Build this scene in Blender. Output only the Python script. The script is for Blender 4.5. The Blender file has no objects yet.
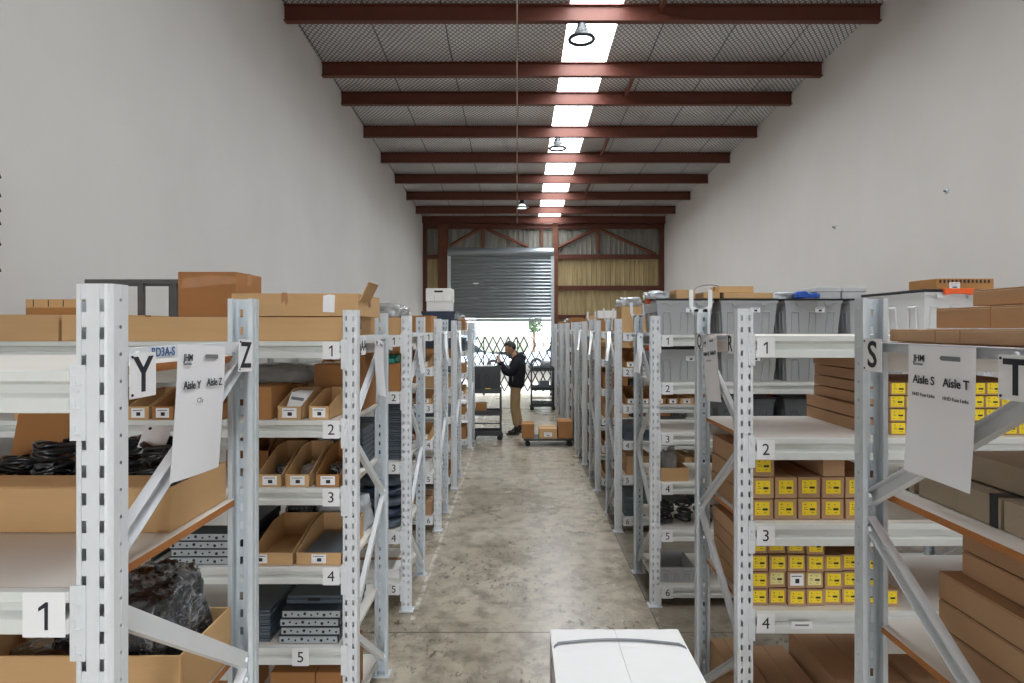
import bpy, bmesh, math, random
from mathutils import Vector, Matrix, noise
from math import pi, sin, cos, radians as R

SC = bpy.context.scene
COL = SC.collection
F = 600.0            # focal length in pixels of the 1024 px wide frame
CX, CY, EYE = 517.0, 327.0, 2.0


def at(px, py, y):
    """point in the hall seen at a pixel, at distance y from the lens"""
    return Vector(((px - CX) * y / F, y, EYE - (py - CY) * y / F))


# ------------------------------------------------------------------ materials
def lin(c):
    c = c / 255.0
    return c / 12.92 if c <= 0.04045 else ((c + 0.055) / 1.055) ** 2.4


def rgb(r, g, b):
    return (lin(r), lin(g), lin(b), 1.0)


class NT:
    def __init__(self, name):
        self.m = bpy.data.materials.new(name)
        self.m.use_nodes = True
        self.t = self.m.node_tree
        self.b = self.t.nodes['Principled BSDF']
        self.out = self.t.nodes['Material Output']

    def n(self, typ, **kw):
        nd = self.t.nodes.new(typ)
        for k, v in kw.items():
            setattr(nd, k, v)
        return nd

    def l(self, a, b):
        self.t.links.new(a, b)

    def val(self, x, sock):
        if hasattr(x, 'is_output'):
            self.l(x, sock)
        else:
            sock.default_value = x

    def math(self, op, a, b=0.0, c=0.0, clamp=False):
        nd = self.n('ShaderNodeMath', operation=op, use_clamp=clamp)
        self.val(a, nd.inputs[0]); self.val(b, nd.inputs[1]); self.val(c, nd.inputs[2])
        return nd.outputs[0]

    def coords(self, kind='Object'):
        if not hasattr(self, '_tc'):
            self._tc = self.n('ShaderNodeTexCoord')
        return self._tc.outputs[kind]

    def noise(self, scale, detail=4, rough=0.55, vec=None, stretch=None):
        v = vec or self.coords()
        if stretch:
            mp = self.n('ShaderNodeMapping')
            mp.inputs['Scale'].default_value = stretch
            self.l(v, mp.inputs['Vector']); v = mp.outputs[0]
        nd = self.n('ShaderNodeTexNoise')
        nd.inputs['Scale'].default_value = scale
        nd.inputs['Detail'].default_value = detail
        nd.inputs['Roughness'].default_value = rough
        self.l(v, nd.inputs['Vector'])
        return nd.outputs['Fac']

    def ramp(self, fac, stops):
        nd = self.n('ShaderNodeValToRGB')
        self.l(fac, nd.inputs[0])
        e = nd.color_ramp.elements
        while len(e) < len(stops):
            e.new(0.5)
        for i, (p, c) in enumerate(stops):
            e[i].position = p
            e[i].color = c if hasattr(c, '__len__') else (c, c, c, 1)
        return nd.outputs[0]

    def mix(self, fac, a, b, blend='MIX'):
        nd = self.n('ShaderNodeMix', data_type='RGBA', blend_type=blend)
        self.val(fac, nd.inputs[0]); self.val(a, nd.inputs[6]); self.val(b, nd.inputs[7])
        return nd.outputs[2]

    def bump(self, h, strength, dist=0.01):
        nd = self.n('ShaderNodeBump')
        nd.inputs['Strength'].default_value = strength
        nd.inputs['Distance'].default_value = dist
        self.l(h, nd.inputs['Height'])
        self.l(nd.outputs[0], self.b.inputs['Normal'])


def mat(name, col, rough=0.5, metal=0.0, var=0.0, vscale=6.0, stretch=None, rand=0.0, bump=0.0,
        bscale=40.0, coat=0.0, spec=0.5, trans=0.0, emit=0.0):
    t = NT(name)
    b = t.b
    b.inputs['Roughness'].default_value = rough
    b.inputs['Metallic'].default_value = metal
    b.inputs['Coat Weight'].default_value = coat
    b.inputs['Specular IOR Level'].default_value = spec
    b.inputs['Transmission Weight'].default_value = trans
    if var or rand:
        hsv = t.n('ShaderNodeHueSaturation')
        hsv.inputs['Color'].default_value = col
        v = 1.0
        if var:
            v = t.math('MULTIPLY_ADD', t.noise(vscale, 6, 0.6, stretch=stretch), var * 2, 1 - var)
        if rand:
            oi = t.n('ShaderNodeObjectInfo')
            r = t.math('MULTIPLY_ADD', oi.outputs['Random'], rand * 2, 1 - rand)
            v = t.math('MULTIPLY', v, r)
            hu = t.math('MULTIPLY_ADD', oi.outputs['Random'], rand * 0.06, 0.5 - rand * 0.03)
            t.l(hu, hsv.inputs['Hue'])
        t.val(v, hsv.inputs['Value'])
        t.l(hsv.outputs[0], b.inputs['Base Color'])
    else:
        b.inputs['Base Color'].default_value = col
    if bump:
        t.bump(t.noise(bscale, 5, 0.6, stretch=stretch), bump)
    if emit:
        b.inputs['Emission Color'].default_value = col
        b.inputs['Emission Strength'].default_value = emit
    return t.m


M = {}
M['post'] = mat('painted_rack_steel', rgb(224, 227, 230), 0.42, 0.05, var=0.05, vscale=9, bump=0.08, bscale=120, rand=0.03)
M['zinc'] = mat('galvanised_steel', rgb(204, 211, 216), 0.4, 0.12, var=0.10, vscale=22, bump=0.05, bscale=160)
M['beam'] = mat('beam_paint', rgb(222, 224, 221), 0.4, 0.05, var=0.04, vscale=5, stretch=(0.3, 1, 1))
M['board'] = mat('white_shelf_board', rgb(228, 222, 214), 0.5, var=0.05, vscale=4)
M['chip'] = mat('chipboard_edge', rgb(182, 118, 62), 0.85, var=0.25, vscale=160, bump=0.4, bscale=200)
M['tan'] = mat('card_tan', rgb(204, 166, 120), 0.82, var=0.07, vscale=5, rand=0.07, bump=0.12, bscale=60, stretch=(1, 1, 6), spec=0.25)
M['brown'] = mat('card_brown', rgb(170, 122, 76), 0.85, var=0.08, vscale=5, rand=0.10, bump=0.12, bscale=60, stretch=(1, 1, 6), spec=0.25)
M['kraft'] = mat('card_kraft', rgb(182, 146, 112), 0.86, var=0.08, vscale=4, rand=0.07, bump=0.12, bscale=60, stretch=(1, 1, 5), spec=0.25)
M['greykraft'] = mat('card_grey_kraft', rgb(172, 158, 138), 0.86, var=0.12, vscale=9, rand=0.05, bump=0.35, bscale=25, spec=0.25)
M['tape'] = mat('packing_tape', rgb(176, 128, 86), 0.22, var=0.12, vscale=18, bump=0.2, bscale=50, coat=0.4)
M['paper'] = mat('paper', rgb(240, 240, 242), 0.55)
M['sleeve'] = mat('paper_in_sleeve', rgb(246, 246, 250), 0.30, coat=0.45, bump=0.10, bscale=5)
M['ink'] = mat('black_ink', rgb(32, 36, 46), 0.6)
M['greyink'] = mat('grey_ink', rgb(120, 124, 130), 0.6)
M['blueink'] = mat('blue_marker', rgb(52, 100, 158), 0.6)
M['yellow'] = mat('yellow_label', rgb(244, 214, 38), 0.5, var=0.06, vscale=40)
M['paleyellow'] = mat('pale_yellow_label', rgb(232, 222, 150), 0.5)
M['black'] = mat('black_plastic', rgb(34, 36, 40), 0.35)
M['blackmetal'] = mat('black_metal', rgb(44, 46, 50), 0.4, 0.4, var=0.15, vscale=10)
M['chassis'] = mat('dark_steel_case', rgb(62, 68, 74), 0.38, 0.5, var=0.15, vscale=8)
M['silver'] = mat('silver_panel', rgb(190, 198, 204), 0.35, 0.5, var=0.08, vscale=30)
M['slategrey'] = mat('slate_grey_plastic', rgb(84, 94, 104), 0.45, var=0.1, vscale=9, rand=0.15)
M['tote'] = mat('grey_tote_plastic', rgb(172, 174, 176), 0.38, var=0.05, vscale=4, spec=0.5)
M['clear'] = mat('milky_tote_plastic', rgb(200, 201, 202), 0.3, var=0.04, vscale=4)
M['darktote'] = mat('dark_grey_tote_plastic', rgb(92, 96, 100), 0.4)
M['navytote'] = mat('navy_tote_plastic', rgb(46, 60, 82), 0.4)
M['orange'] = mat('orange_handle', rgb(238, 96, 32), 0.42)
M['red'] = mat('red_plastic', rgb(160, 34, 36), 0.45)
M['green'] = mat('green_plastic', rgb(40, 150, 128), 0.45)
M['blue'] = mat('blue_plastic', rgb(36, 84, 176), 0.35)
M['cable'] = mat('black_cable', rgb(34, 36, 40), 0.28, coat=0.3)
M['bagblack'] = mat('black_film', rgb(30, 32, 35), 0.14, coat=1.0, bump=1.0, bscale=34)
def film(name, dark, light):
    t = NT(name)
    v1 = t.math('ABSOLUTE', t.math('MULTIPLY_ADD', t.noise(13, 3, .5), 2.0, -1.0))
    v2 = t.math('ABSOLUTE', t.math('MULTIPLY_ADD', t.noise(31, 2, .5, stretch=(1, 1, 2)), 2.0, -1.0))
    v = t.math('MAXIMUM', t.ramp(v1, [(0.0, 1.0), (0.07, 0.0)]), t.math('MULTIPLY', t.ramp(v2, [(0.0, 1.0), (0.06, 0.0)]), .7))  # pale veins paint highlights of the crinkled film into its colour
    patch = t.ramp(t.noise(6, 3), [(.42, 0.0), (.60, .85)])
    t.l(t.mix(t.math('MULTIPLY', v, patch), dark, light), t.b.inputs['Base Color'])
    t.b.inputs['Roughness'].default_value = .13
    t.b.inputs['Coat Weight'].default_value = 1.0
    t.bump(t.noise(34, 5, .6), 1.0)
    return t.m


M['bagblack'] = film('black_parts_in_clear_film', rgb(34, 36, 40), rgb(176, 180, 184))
M['bagclear'] = mat('clear_film', rgb(196, 200, 204), 0.18, coat=0.6, bump=0.8, bscale=26, var=0.25, vscale=10)
M['baggrey'] = mat('grey_film', rgb(150, 150, 148), 0.25, coat=0.4, bump=0.8, bscale=22, var=0.2, vscale=12)
M['whitebox'] = mat('white_carton', rgb(240, 238, 236), 0.6, var=0.02, vscale=6, stretch=(1, 6, 1), bump=0.06, bscale=20)
M['rust'] = mat('red_oxide_steel', rgb(92, 45, 30), 0.55, 0.1, var=0.25, vscale=7)
M['rustwood'] = mat('brown_steel', rgb(112, 66, 44), 0.7, var=0.3, vscale=9)
M['wood'] = mat('raw_timber', rgb(196, 156, 108), 0.8, var=0.15, vscale=12)
M['darkstand'] = mat('dark_grey_stand', rgb(96, 96, 98), 0.5, 0.3, var=0.15, vscale=12)
M['shutter'] = mat('shutter_steel', rgb(140, 146, 150), 0.34, 0.55, var=0.1, vscale=3, stretch=(0.4, 1, 6))
M['skin'] = mat('skin', rgb(196, 148, 118), 0.55)
M['hair'] = mat('hair', rgb(30, 32, 30), 0.5, bump=0.6, bscale=60)
M['hoodie'] = mat('black_cloth', rgb(34, 34, 40), 0.9, var=0.2, vscale=20, spec=0.2)
M['khaki'] = mat('khaki_cloth', rgb(158, 132, 98), 0.9, var=0.12, vscale=20, spec=0.2)
M['boot'] = mat('black_leather', rgb(24, 24, 26), 0.4)
M['rubber'] = mat('rubber', rgb(22, 22, 23), 0.7)
M['foam'] = mat('white_print', rgb(236, 238, 240), 0.6)
M['shade'] = None


def foil():
    t = NT('roof_foil_with_wire_netting')
    sx = t.n('ShaderNodeSeparateXYZ'); t.l(t.coords(), sx.inputs[0])
    x, y = sx.outputs[0], sx.outputs[1]
    wob = t.math('MULTIPLY_ADD', t.noise(1.3, 3), 0.10, -0.05)
    xw = t.math('ADD', x, wob)
    ws = []
    for s in (1.0, -1.0):
        d = t.math('MULTIPLY_ADD', y, s * 0.75, xw)
        f = t.math('FRACT', t.math('DIVIDE', d, 0.070))
        tri = t.math('ABSOLUTE', t.math('SUBTRACT', f, 0.5))
        ws.append(t.math('LESS_THAN', tri, 0.13))
    wire = t.math('MAXIMUM', ws[0], ws[1])
    big = t.noise(0.9, 5, 0.6)
    stain = t.noise(0.5, 6, 0.7, stretch=(3.0, 0.5, 1))
    base = t.ramp(big, [(0.3, rgb(196, 196, 196)), (0.7, rgb(232, 232, 231))])
    base = t.mix(t.ramp(stain, [(0.60, 0.0), (0.78, 0.75)]), base, rgb(84, 74, 66))
    # lapped foil seams running down the slope
    fx = t.math('FRACT', t.math('DIVIDE', t.math('ADD', x, t.math('MULTIPLY', wob, 0.4)), 0.93))
    seam = t.math('LESS_THAN', fx, 0.022)
    base = t.mix(t.math('MULTIPLY', seam, 0.8), base, rgb(60, 56, 54))
    col = t.mix(t.math('MULTIPLY', wire, 0.85), base, rgb(58, 56, 56))
    t.l(col, t.b.inputs['Base Color'])
    t.b.inputs['Roughness'].default_value = 0.42
    t.b.inputs['Metallic'].default_value = 0.25
    h = t.math('MULTIPLY_ADD', t.noise(3.0, 4), 1.0, t.math('MULTIPLY', wire, 0.12))
    t.bump(h, 0.55, 0.06)
    return t.m


def concrete():
    t = NT('concrete_floor')
    v = t.coords()
    sx = t.n('ShaderNodeSeparateXYZ'); t.l(v, sx.inputs[0])
    x, y = sx.outputs[0], sx.outputs[1]
    n1 = t.noise(0.8, 8, 0.62); n2 = t.noise(7, 8, 0.65); n3 = t.noise(45, 4, 0.6)
    col = t.ramp(n1, [(0.30, rgb(142, 130, 112)), (0.50, rgb(184, 172, 152)), (0.72, rgb(206, 197, 180))])
    col = t.mix(t.ramp(n2, [(0.36, 0.75), (0.56, 0.0)]), col, rgb(112, 101, 86))
    col = t.mix(t.math('MULTIPLY', n3, 0.22), col, rgb(120, 112, 100))
    # scuffs, drips and pock marks
    sp = t.noise(24, 4, 0.6, stretch=(1.0, 0.55, 1))
    zone = t.ramp(t.noise(1.4, 3), [(0.44, 0.0), (0.58, 1.0)])
    dark = t.math('MULTIPLY', t.ramp(sp, [(0.57, 0.0), (0.63, 1.0)]), zone)
    col = t.mix(t.math('MULTIPLY', dark, 0.8), col, rgb(66, 60, 54))
    sp2 = t.noise(2.6, 8, 0.7, stretch=(1.0, 0.8, 1))
    col = t.mix(t.ramp(sp2, [(0.54, 0.0), (0.78, 0.75)]), col, rgb(104, 95, 82))
    # saw-cut joints
    j1 = t.math('LESS_THAN', t.math('ABSOLUTE', t.math('SUBTRACT', x, 0.945)), 0.005)
    j2 = t.math('LESS_THAN', t.math('ABSOLUTE', t.math('SUBTRACT', y, 3.93)), 0.007)
    j3 = t.math('LESS_THAN', t.math('ABSOLUTE', t.math('SUBTRACT', y, 8.4)), 0.007)
    j = t.math('MAXIMUM', t.math('MAXIMUM', j1, j2), j3)
    col = t.mix(t.math('MULTIPLY', j, 0.75), col, rgb(58, 53, 48))
    # darker slab right of the joint, worn white line on the left
    rightside = t.math('GREATER_THAN', x, 0.95)
    col = t.mix(t.math('MULTIPLY', rightside, 0.45), col, rgb(112, 104, 94))
    wl = t.math('LESS_THAN', t.math('ABSOLUTE', t.math('SUBTRACT', x, -0.715)), 0.016)
    wl = t.math('MULTIPLY', wl, t.ramp(n2, [(0.44, 0.0), (0.54, 0.55)]))
    wl = t.math('MULTIPLY', wl, t.math('GREATER_THAN', y, 4.1))
    col = t.mix(wl, col, rgb(226, 222, 214))
    t.l(col, t.b.inputs['Base Color'])
    t.l(t.ramp(n1, [(0.3, 0.20), (0.7, 0.40)]), t.b.inputs['Roughness'])
    t.b.inputs['Specular IOR Level'].default_value = 0.45
    t.bump(n2, 0.10, 0.01)
    return t.m


def wallpaint(name, c, c2):
    t = NT(name)
    n1 = t.noise(0.35, 6, 0.6); n2 = t.noise(2.2, 6, 0.6, stretch=(1, 1, 0.5))
    col = t.ramp(n1, [(0.3, c2), (0.7, c)])
    col = t.mix(t.math('MULTIPLY', n2, 0.10), col, rgb(150, 146, 142))
    t.l(col, t.b.inputs['Base Color'])
    t.b.inputs['Roughness'].default_value = 0.75
    t.bump(t.noise(30, 4), 0.04)
    return t.m


def polycarb():
    t = NT('skylight_sheet')
    tr = t.n('ShaderNodeBsdfTransparent'); tr.inputs[0].default_value = (0.97, 0.99, 1.0, 1)
    tl = t.n('ShaderNodeBsdfTranslucent'); tl.inputs[0].default_value = (0.92, 0.94, 0.95, 1)
    mx = t.n('ShaderNodeMixShader'); mx.inputs[0].default_value = 0.10
    t.l(tr.outputs[0], mx.inputs[1]); t.l(tl.outputs[0], mx.inputs[2])
    t.l(mx.outputs[0], t.out.inputs[0])
    return t.m


def sheetmetal(name, a, b):
    t = NT(name)
    n = t.noise(1.6, 6, 0.65, stretch=(5, 1, 0.6))
    t.l(t.ramp(n, [(0.3, a), (0.7, b)]), t.b.inputs['Base Color'])
    t.b.inputs['Roughness'].default_value = 0.5
    t.b.inputs['Metallic'].default_value = 0.15
    return t.m


M['foil'] = foil()
M['concrete'] = concrete()
M['wall_l'] = wallpaint('painted_wall', rgb(215, 213, 210), rgb(205, 202, 199))
M['wall_r'] = wallpaint('painted_panel_wall', rgb(218, 213, 208), rgb(207, 202, 196))
M['poly'] = polycarb()
M['cream'] = sheetmetal('cream_wall_sheet', rgb(158, 138, 98), rgb(196, 178, 134))
M['greysheet'] = sheetmetal('zinc_wall_sheet', rgb(116, 114, 106), rgb(160, 157, 148))
M['asphalt'] = mat('street_paving', rgb(170, 168, 164), 0.9, var=0.12, vscale=2)
M['render'] = mat('white_render', rgb(226, 226, 224), 0.8)
M['glassdark'] = mat('dark_window_glass', rgb(60, 72, 82), 0.1)
M['truck'] = mat('pale_truck_panel', rgb(206, 214, 200), 0.5)
M['carsilver'] = mat('silver_car_paint', rgb(168, 182, 200), 0.25, 0.3, coat=0.5)
M['leaf'] = mat('tree_leaf', rgb(58, 84, 56), 0.7, var=0.3, vscale=12, rand=0.2)
M['bark'] = mat('tree_bark', rgb(96, 78, 62), 0.9, var=0.3, vscale=12)
t_ = NT('clear_lamp_shade')
t_.b.inputs['Base Color'].default_value = (0.35, 0.36, 0.36, 1)
t_.b.inputs['Roughness'].default_value = 0.08
t_.b.inputs['Alpha'].default_value = 0.22
M['shade'] = t_.m
M['glow'] = mat('lit_lamp_shade', rgb(226, 246, 236), 0.4, emit=0.15)


# ------------------------------------------------------------------ mesh builder
class MB:
    def __init__(self):
        self.v, self.f, self.mi = [], [], []

    def add(self, vs, fs, mi=0, X=None):
        b = len(self.v)
        for p in vs:
            p = Vector(p)
            self.v.append(X @ p if X is not None else p)
        for f in fs:
            self.f.append([b + i for i in f]); self.mi.append(mi)
        return self

    def box(self, x0, x1, y0, y1, z0, z1, mi=0, X=None):
        if x0 > x1: x0, x1 = x1, x0
        if y0 > y1: y0, y1 = y1, y0
        if z0 > z1: z0, z1 = z1, z0
        vs = [(x, y, z) for z in (z0, z1) for y in (y0, y1) for x in (x0, x1)]
        return self.add(vs, [(0, 2, 3, 1), (4, 5, 7, 6), (0, 1, 5, 4), (2, 6, 7, 3), (0, 4, 6, 2), (1, 3, 7, 5)], mi, X)

    def prism(self, prof, a0, a1, axis='x', mi=0, X=None):
        """closed polygon extruded along an axis; prof gives the two other coordinates in axis order"""
        n = len(prof)
        def P(a, q):
            return {'x': (a, q[0], q[1]), 'y': (q[0], a, q[1]), 'z': (q[0], q[1], a)}[axis]
        vs = [P(a0, q) for q in prof] + [P(a1, q) for q in prof]
        fs = [tuple(range(n)), tuple(range(2 * n - 1, n - 1, -1))]
        fs += [(i, i + n, (i + 1) % n + n, (i + 1) % n) for i in range(n)]
        return self.add(vs, fs, mi, X)

    def tube(self, pts, r, n=8, closed=False, mi=0, X=None):
        pts = [Vector(p) for p in pts]
        m = len(pts)
        rs = r if hasattr(r, '__len__') else [r] * m
        vs, fs = [], []
        up = None
        for i, p in enumerate(pts):
            a = pts[(i - 1) % m] if (closed or i > 0) else p
            b = pts[(i + 1) % m] if (closed or i < m - 1) else p
            d = (b - a).normalized() if (b - a).length > 1e-9 else Vector((0, 0, 1))
            if up is None:
                up = Vector((0, 0, 1)) if abs(d.z) < 0.9 else Vector((1, 0, 0))
            s = d.cross(up)
            s = s.normalized() if s.length > 1e-6 else d.orthogonal().normalized()
            up = s.cross(d).normalized()
            for k in range(n):
                an = 2 * pi * k / n
                vs.append(p + (s * cos(an) + up * sin(an)) * rs[i])
        for i in range(m if closed else m - 1):
            j = (i + 1) % m
            for k in range(n):
                k2 = (k + 1) % n
                fs.append((i * n + k, i * n + k2, j * n + k2, j * n + k))
        if not closed:
            fs.append(tuple(range(n - 1, -1, -1))); fs.append(tuple((m - 1) * n + k for k in range(n)))
        return self.add(vs, fs, mi, X)

    def lathe(self, prof, n=24, mi=0, X=None):
        """profile of (radius, height) turned about z"""
        m = len(prof)
        vs = [(r * cos(2 * pi * k / n), r * sin(2 * pi * k / n), z) for k in range(n) for (r, z) in prof]
        fs = []
        for k in range(n):
            k2 = (k + 1) % n
            for i in range(m - 1):
                fs.append((k * m + i, k2 * m + i, k2 * m + i + 1, k * m + i + 1))
        return self.add(vs, fs, mi, X)

    def mesh(self, mats, bevel=0.0, seg=2, smooth=False, weld=False):
        me = bpy.data.meshes.new('mesh')
        me.from_pydata([tuple(p) for p in self.v], [], self.f)
        for m in (mats if isinstance(mats, (list, tuple)) else [mats]):
            me.materials.append(m)
        for p, i in zip(me.polygons, self.mi):
            p.material_index = i
        bm = bmesh.new(); bm.from_mesh(me)
        if weld:
            bmesh.ops.remove_doubles(bm, verts=bm.verts, dist=1e-5)
        bmesh.ops.recalc_face_normals(bm, faces=bm.faces)
        if bevel:
            ed = [e for e in bm.edges if len(e.link_faces) == 2 and e.calc_face_angle(0) > R(30)]
            bmesh.ops.bevel(bm, geom=ed, offset=bevel, segments=seg, affect='EDGES', profile=0.6)
        bm.to_mesh(me); bm.free()
        if smooth:
            for p in me.polygons:
                p.use_smooth = True
        me.update()
        return me


def put(name, me, parent=None, loc=(0, 0, 0), rot=(0, 0, 0), label=None):
    o = bpy.data.objects.new(name, me)
    COL.objects.link(o)
    o.location = loc
    o.rotation_euler = rot
    if parent is not None:
        o.parent = parent
    if label:
        o['label'] = label
    return o


def tag(o, label, cat, group=None):
    o['label'] = label; o['category'] = cat
    if group:
        o['group'] = group
    return o


def thing(name, label, cat, loc=(0, 0, 0), rotz=0.0, group=None, lift=0.0):
    loc = (loc[0], loc[1], loc[2] + lift)
    o = bpy.data.objects.new(name, None)
    COL.objects.link(o)
    o.empty_display_size = 0.1
    o.location = loc; o.rotation_euler = (0, 0, rotz)
    return tag(o, label, cat, group)


def struct(name, me, parent=None, loc=(0, 0, 0), rot=(0, 0, 0)):
    o = put(name, me, parent, loc, rot)
    if parent is None:
        o['kind'] = 'structure'
    return o


CACHE = {}


def cached(fn):
    def w(*a):
        k = (fn.__name__,) + a
        if k not in CACHE:
            CACHE[k] = fn(*a)
        return CACHE[k]
    return w


@cached
def text(s, size, m='ink', align='CENTER', bold=0.0):
    """lettering as a mesh lying in local xy, reading along +x"""
    if s == '1':
        k = size
        return MB().prism([(.02 * k, -.36 * k), (.11 * k, -.36 * k), (.11 * k, .36 * k), (.045 * k, .36 * k), (-.14 * k, .22 * k), (-.14 * k, .12 * k), (.02 * k, .22 * k)],
                          -.0003, .0003, 'z').mesh(M[m])
    cu = bpy.data.curves.new('t', 'FONT')
    cu.body = s; cu.size = size; cu.align_x = align; cu.align_y = 'CENTER'
    cu.extrude = 0.0003; cu.offset = bold; cu.resolution_u = 3
    o = bpy.data.objects.new('t', cu); COL.objects.link(o)
    bpy.context.view_layer.update()
    me = bpy.data.meshes.new_from_object(o.evaluated_get(bpy.context.evaluated_depsgraph_get()))
    bpy.data.objects.remove(o); bpy.data.curves.remove(cu)
    me.materials.clear(); me.materials.append(M[m])
    return me


EPS = .0015
ORD = ['first', 'second', 'third', 'fourth', 'fifth', 'sixth', 'seventh', 'eighth', 'ninth', 'tenth', 'eleventh', 'twelfth']
# ------------------------------------------------------------------ the building
XL, XR, YB, YR = -2.80, 4.38, 18.0, -6.5


def roofz(y):                      # centre line of the purlins: a skillion roof falling towards the far end
    return 6.2 - 0.0583 * y


struct('floor', MB().box(XL - 0.2, XR + 0.2, YR, YB + 0.1, -0.15, 0.0).mesh(M['concrete']))
struct('street', MB().box(-40, 40, YB + 0.1, 75, -0.2, -0.05).mesh(M['asphalt']))
struct('ground_outside', MB().box(-30, 30, -45, YR, -0.2, -0.05).mesh(M['asphalt']))


def sloped_wall(x0, x1):
    zt0, zt1 = roofz(YR) + 0.10, roofz(YB) + 0.10
    return MB().prism([(YR, 0), (YB, 0), (YB, zt1), (YR, zt0)], x0, x1, 'x')


struct('wall_left', sloped_wall(XL - 0.18, XL).mesh(M['wall_l']))
struct('wall_right', sloped_wall(XR, XR + 0.18).mesh(M['wall_r']))
# wall behind the camera with its wide open doorway
mb = MB()
mb.box(XL, -.4, YR, YR + 0.15, 0, roofz(YR) + 0.1).box(2.0, XR, YR, YR + 0.15, 0, roofz(YR) + 0.1)
mb.box(-.4, 2.0, YR, YR + 0.15, 2.5, roofz(YR) + 0.1)
struct('wall_front', mb.mesh(M['wall_l']))

SK0, SK1 = 0.64, 1.28                # the strip of clear sheet


def roof_slab(x0, x1, t0=0.11, t1=0.16):
    return MB().prism([(YR, roofz(YR) + t0), (YB + .2, roofz(YB + .2) + t0), (YB + .2, roofz(YB + .2) + t1), (YR, roofz(YR) + t1)], x0, x1, 'x')


roof = struct('roof', roof_slab(XL - 0.18, SK0).mesh(M['foil']))
put('foil_panel', roof_slab(SK1, XR + 0.18).mesh(M['foil']), roof)
# corrugated clear sheet
mb = MB()
n = 16
vs = []
for i in range(n + 1):
    x = SK0 + (SK1 - SK0) * i / n
    dz = 0.012 * (i % 2)
    vs += [(x, YR, roofz(YR) + 0.125 + dz), (x, YB + .2, roofz(YB + .2) + 0.125 + dz)]
mb.add(vs, [(2 * i, 2 * i + 1, 2 * i + 3, 2 * i + 2) for i in range(n)])
struct('window_1', mb.mesh(M['poly']))

# purlins
PY = [7.24, 8.63, 9.58, 10.96, 12.35, 13.77, 15.18, 16.58, 17.72]
prof = [(-0.045, 0.10), (0.045, 0.10), (0.045, 0.088), (0.008, 0.084), (0.008, -0.084), (0.045, -0.088),
        (0.045, -0.10), (-0.045, -0.10), (-0.045, -0.088), (-0.008, -0.084), (-0.008, 0.084), (-0.045, 0.088)]
pm = MB().prism(prof, XL, XR, 'x').mesh(M['rust'])
for y in PY + [5.85, 4.46, 3.07, 1.68, 0.29, -1.1, -2.5, -3.9, -5.3]:
    struct('roof_beam', pm, None, (0, y, roofz(y)))
# short bridging angles between pairs of purlins
for y0, y1 in ((5.85, 7.24), (8.63, 9.58), (10.96, 12.35), (13.77, 15.18)):
    mb = MB()
    a, b = Vector((1.72, y0 + .05, roofz(y0) + .03)), Vector((1.72, y1 - .05, roofz(y1) + .03))
    mb.prism([(a.y, a.z - .03), (b.y, b.z - .03), (b.y, b.z + .03), (a.y, a.z + .03)], 1.70, 1.745, 'x')
    struct('roof_bridging_beam', mb.mesh(M['rust']))

# back wall: ribbed sheets around the roller door
DX0, DX1 = -2.01, 1.05
mb = MB()


def ribbed(x0, x1, z0, z1, mi, y=YB, pitch=0.145):
    n = max(1, round((x1 - x0) / pitch))
    p = (x1 - x0) / n
    xs = []
    for i in range(n):
        b = x0 + i * p
        xs += [(b, 0), (b + p * .60, 0), (b + p * .70, .035), (b + p * .90, .035)]
    xs.append((x1, 0))
    vs = []
    for x, d in xs:
        vs += [(x, y - d, z0), (x, y - d, z1)]
    mb.add(vs, [(2 * i, 2 * i + 1, 2 * i + 3, 2 * i + 2) for i in range(len(xs) - 1)], mi)


ribbed(DX1 + .05, XR, 0, 4.12, 0)
ribbed(DX1 + .05, XR, 4.12, 5.25, 1)
ribbed(XL, DX0 - .05, 0, 4.12, 0)
ribbed(XL, DX0 - .05, 4.12, 5.25, 1)
ribbed(DX0 - .05, DX1 + .05, 4.30, 5.25, 1)
mb.box(XL - .1, XR + .1, YB + .02, YB + .08, 4.3, 5.3, 1).box(DX1 + .05, XR + .1, YB + .02, YB + .08, 0, 4.3, 0).box(XL - .1, DX0 - .05, YB + .02, YB + .08, 0, 4.3, 0)
struct('wall_back', mb.mesh([M['cream'], M['greysheet']]))
# roller door: rolled curtain, drum and guides
prof, z, k = [], 4.16, 0
while z > 2.22:
    prof.append((YB - .22 - .036 * (k % 2 == 0) - .004, z)); z -= .05; k += 1
mb = MB()
vs = []
for y_, z_ in prof:
    vs += [(DX0, y_, z_), (DX1, y_, z_)]
mb.add(vs, [(2 * i, 2 * i + 1, 2 * i + 3, 2 * i + 2) for i in range(len(prof) - 1)])
mb.box(DX0, DX1, YB - .24, YB - .19, 2.17, 2.24)
door = struct('door_1', mb.mesh(M['shutter']))
mb = MB()
mb.tube([(DX0 - .04, YB - .2, 4.22), (DX1 + .04, YB - .2, 4.22)], .135, 20)
put('drum', mb.mesh(M['shutter'], smooth=False), door)
for x in (DX0, DX1):
    put('guide', MB().box(x - .05, x + .05, YB - .26, YB - .16, 0, 4.15).mesh(M['zinc'], bevel=.006), door)
put('handle', MB().box(-1.30, -1.14, YB - .275, YB - .255, 3.27, 3.31).mesh(M['foam'], bevel=.004), door, label='small pale lift handle')
# steel framing on the back wall
tn = 0


def trim(me):
    global tn
    tn += 1
    return struct('trim_%d' % tn, me)


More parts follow.
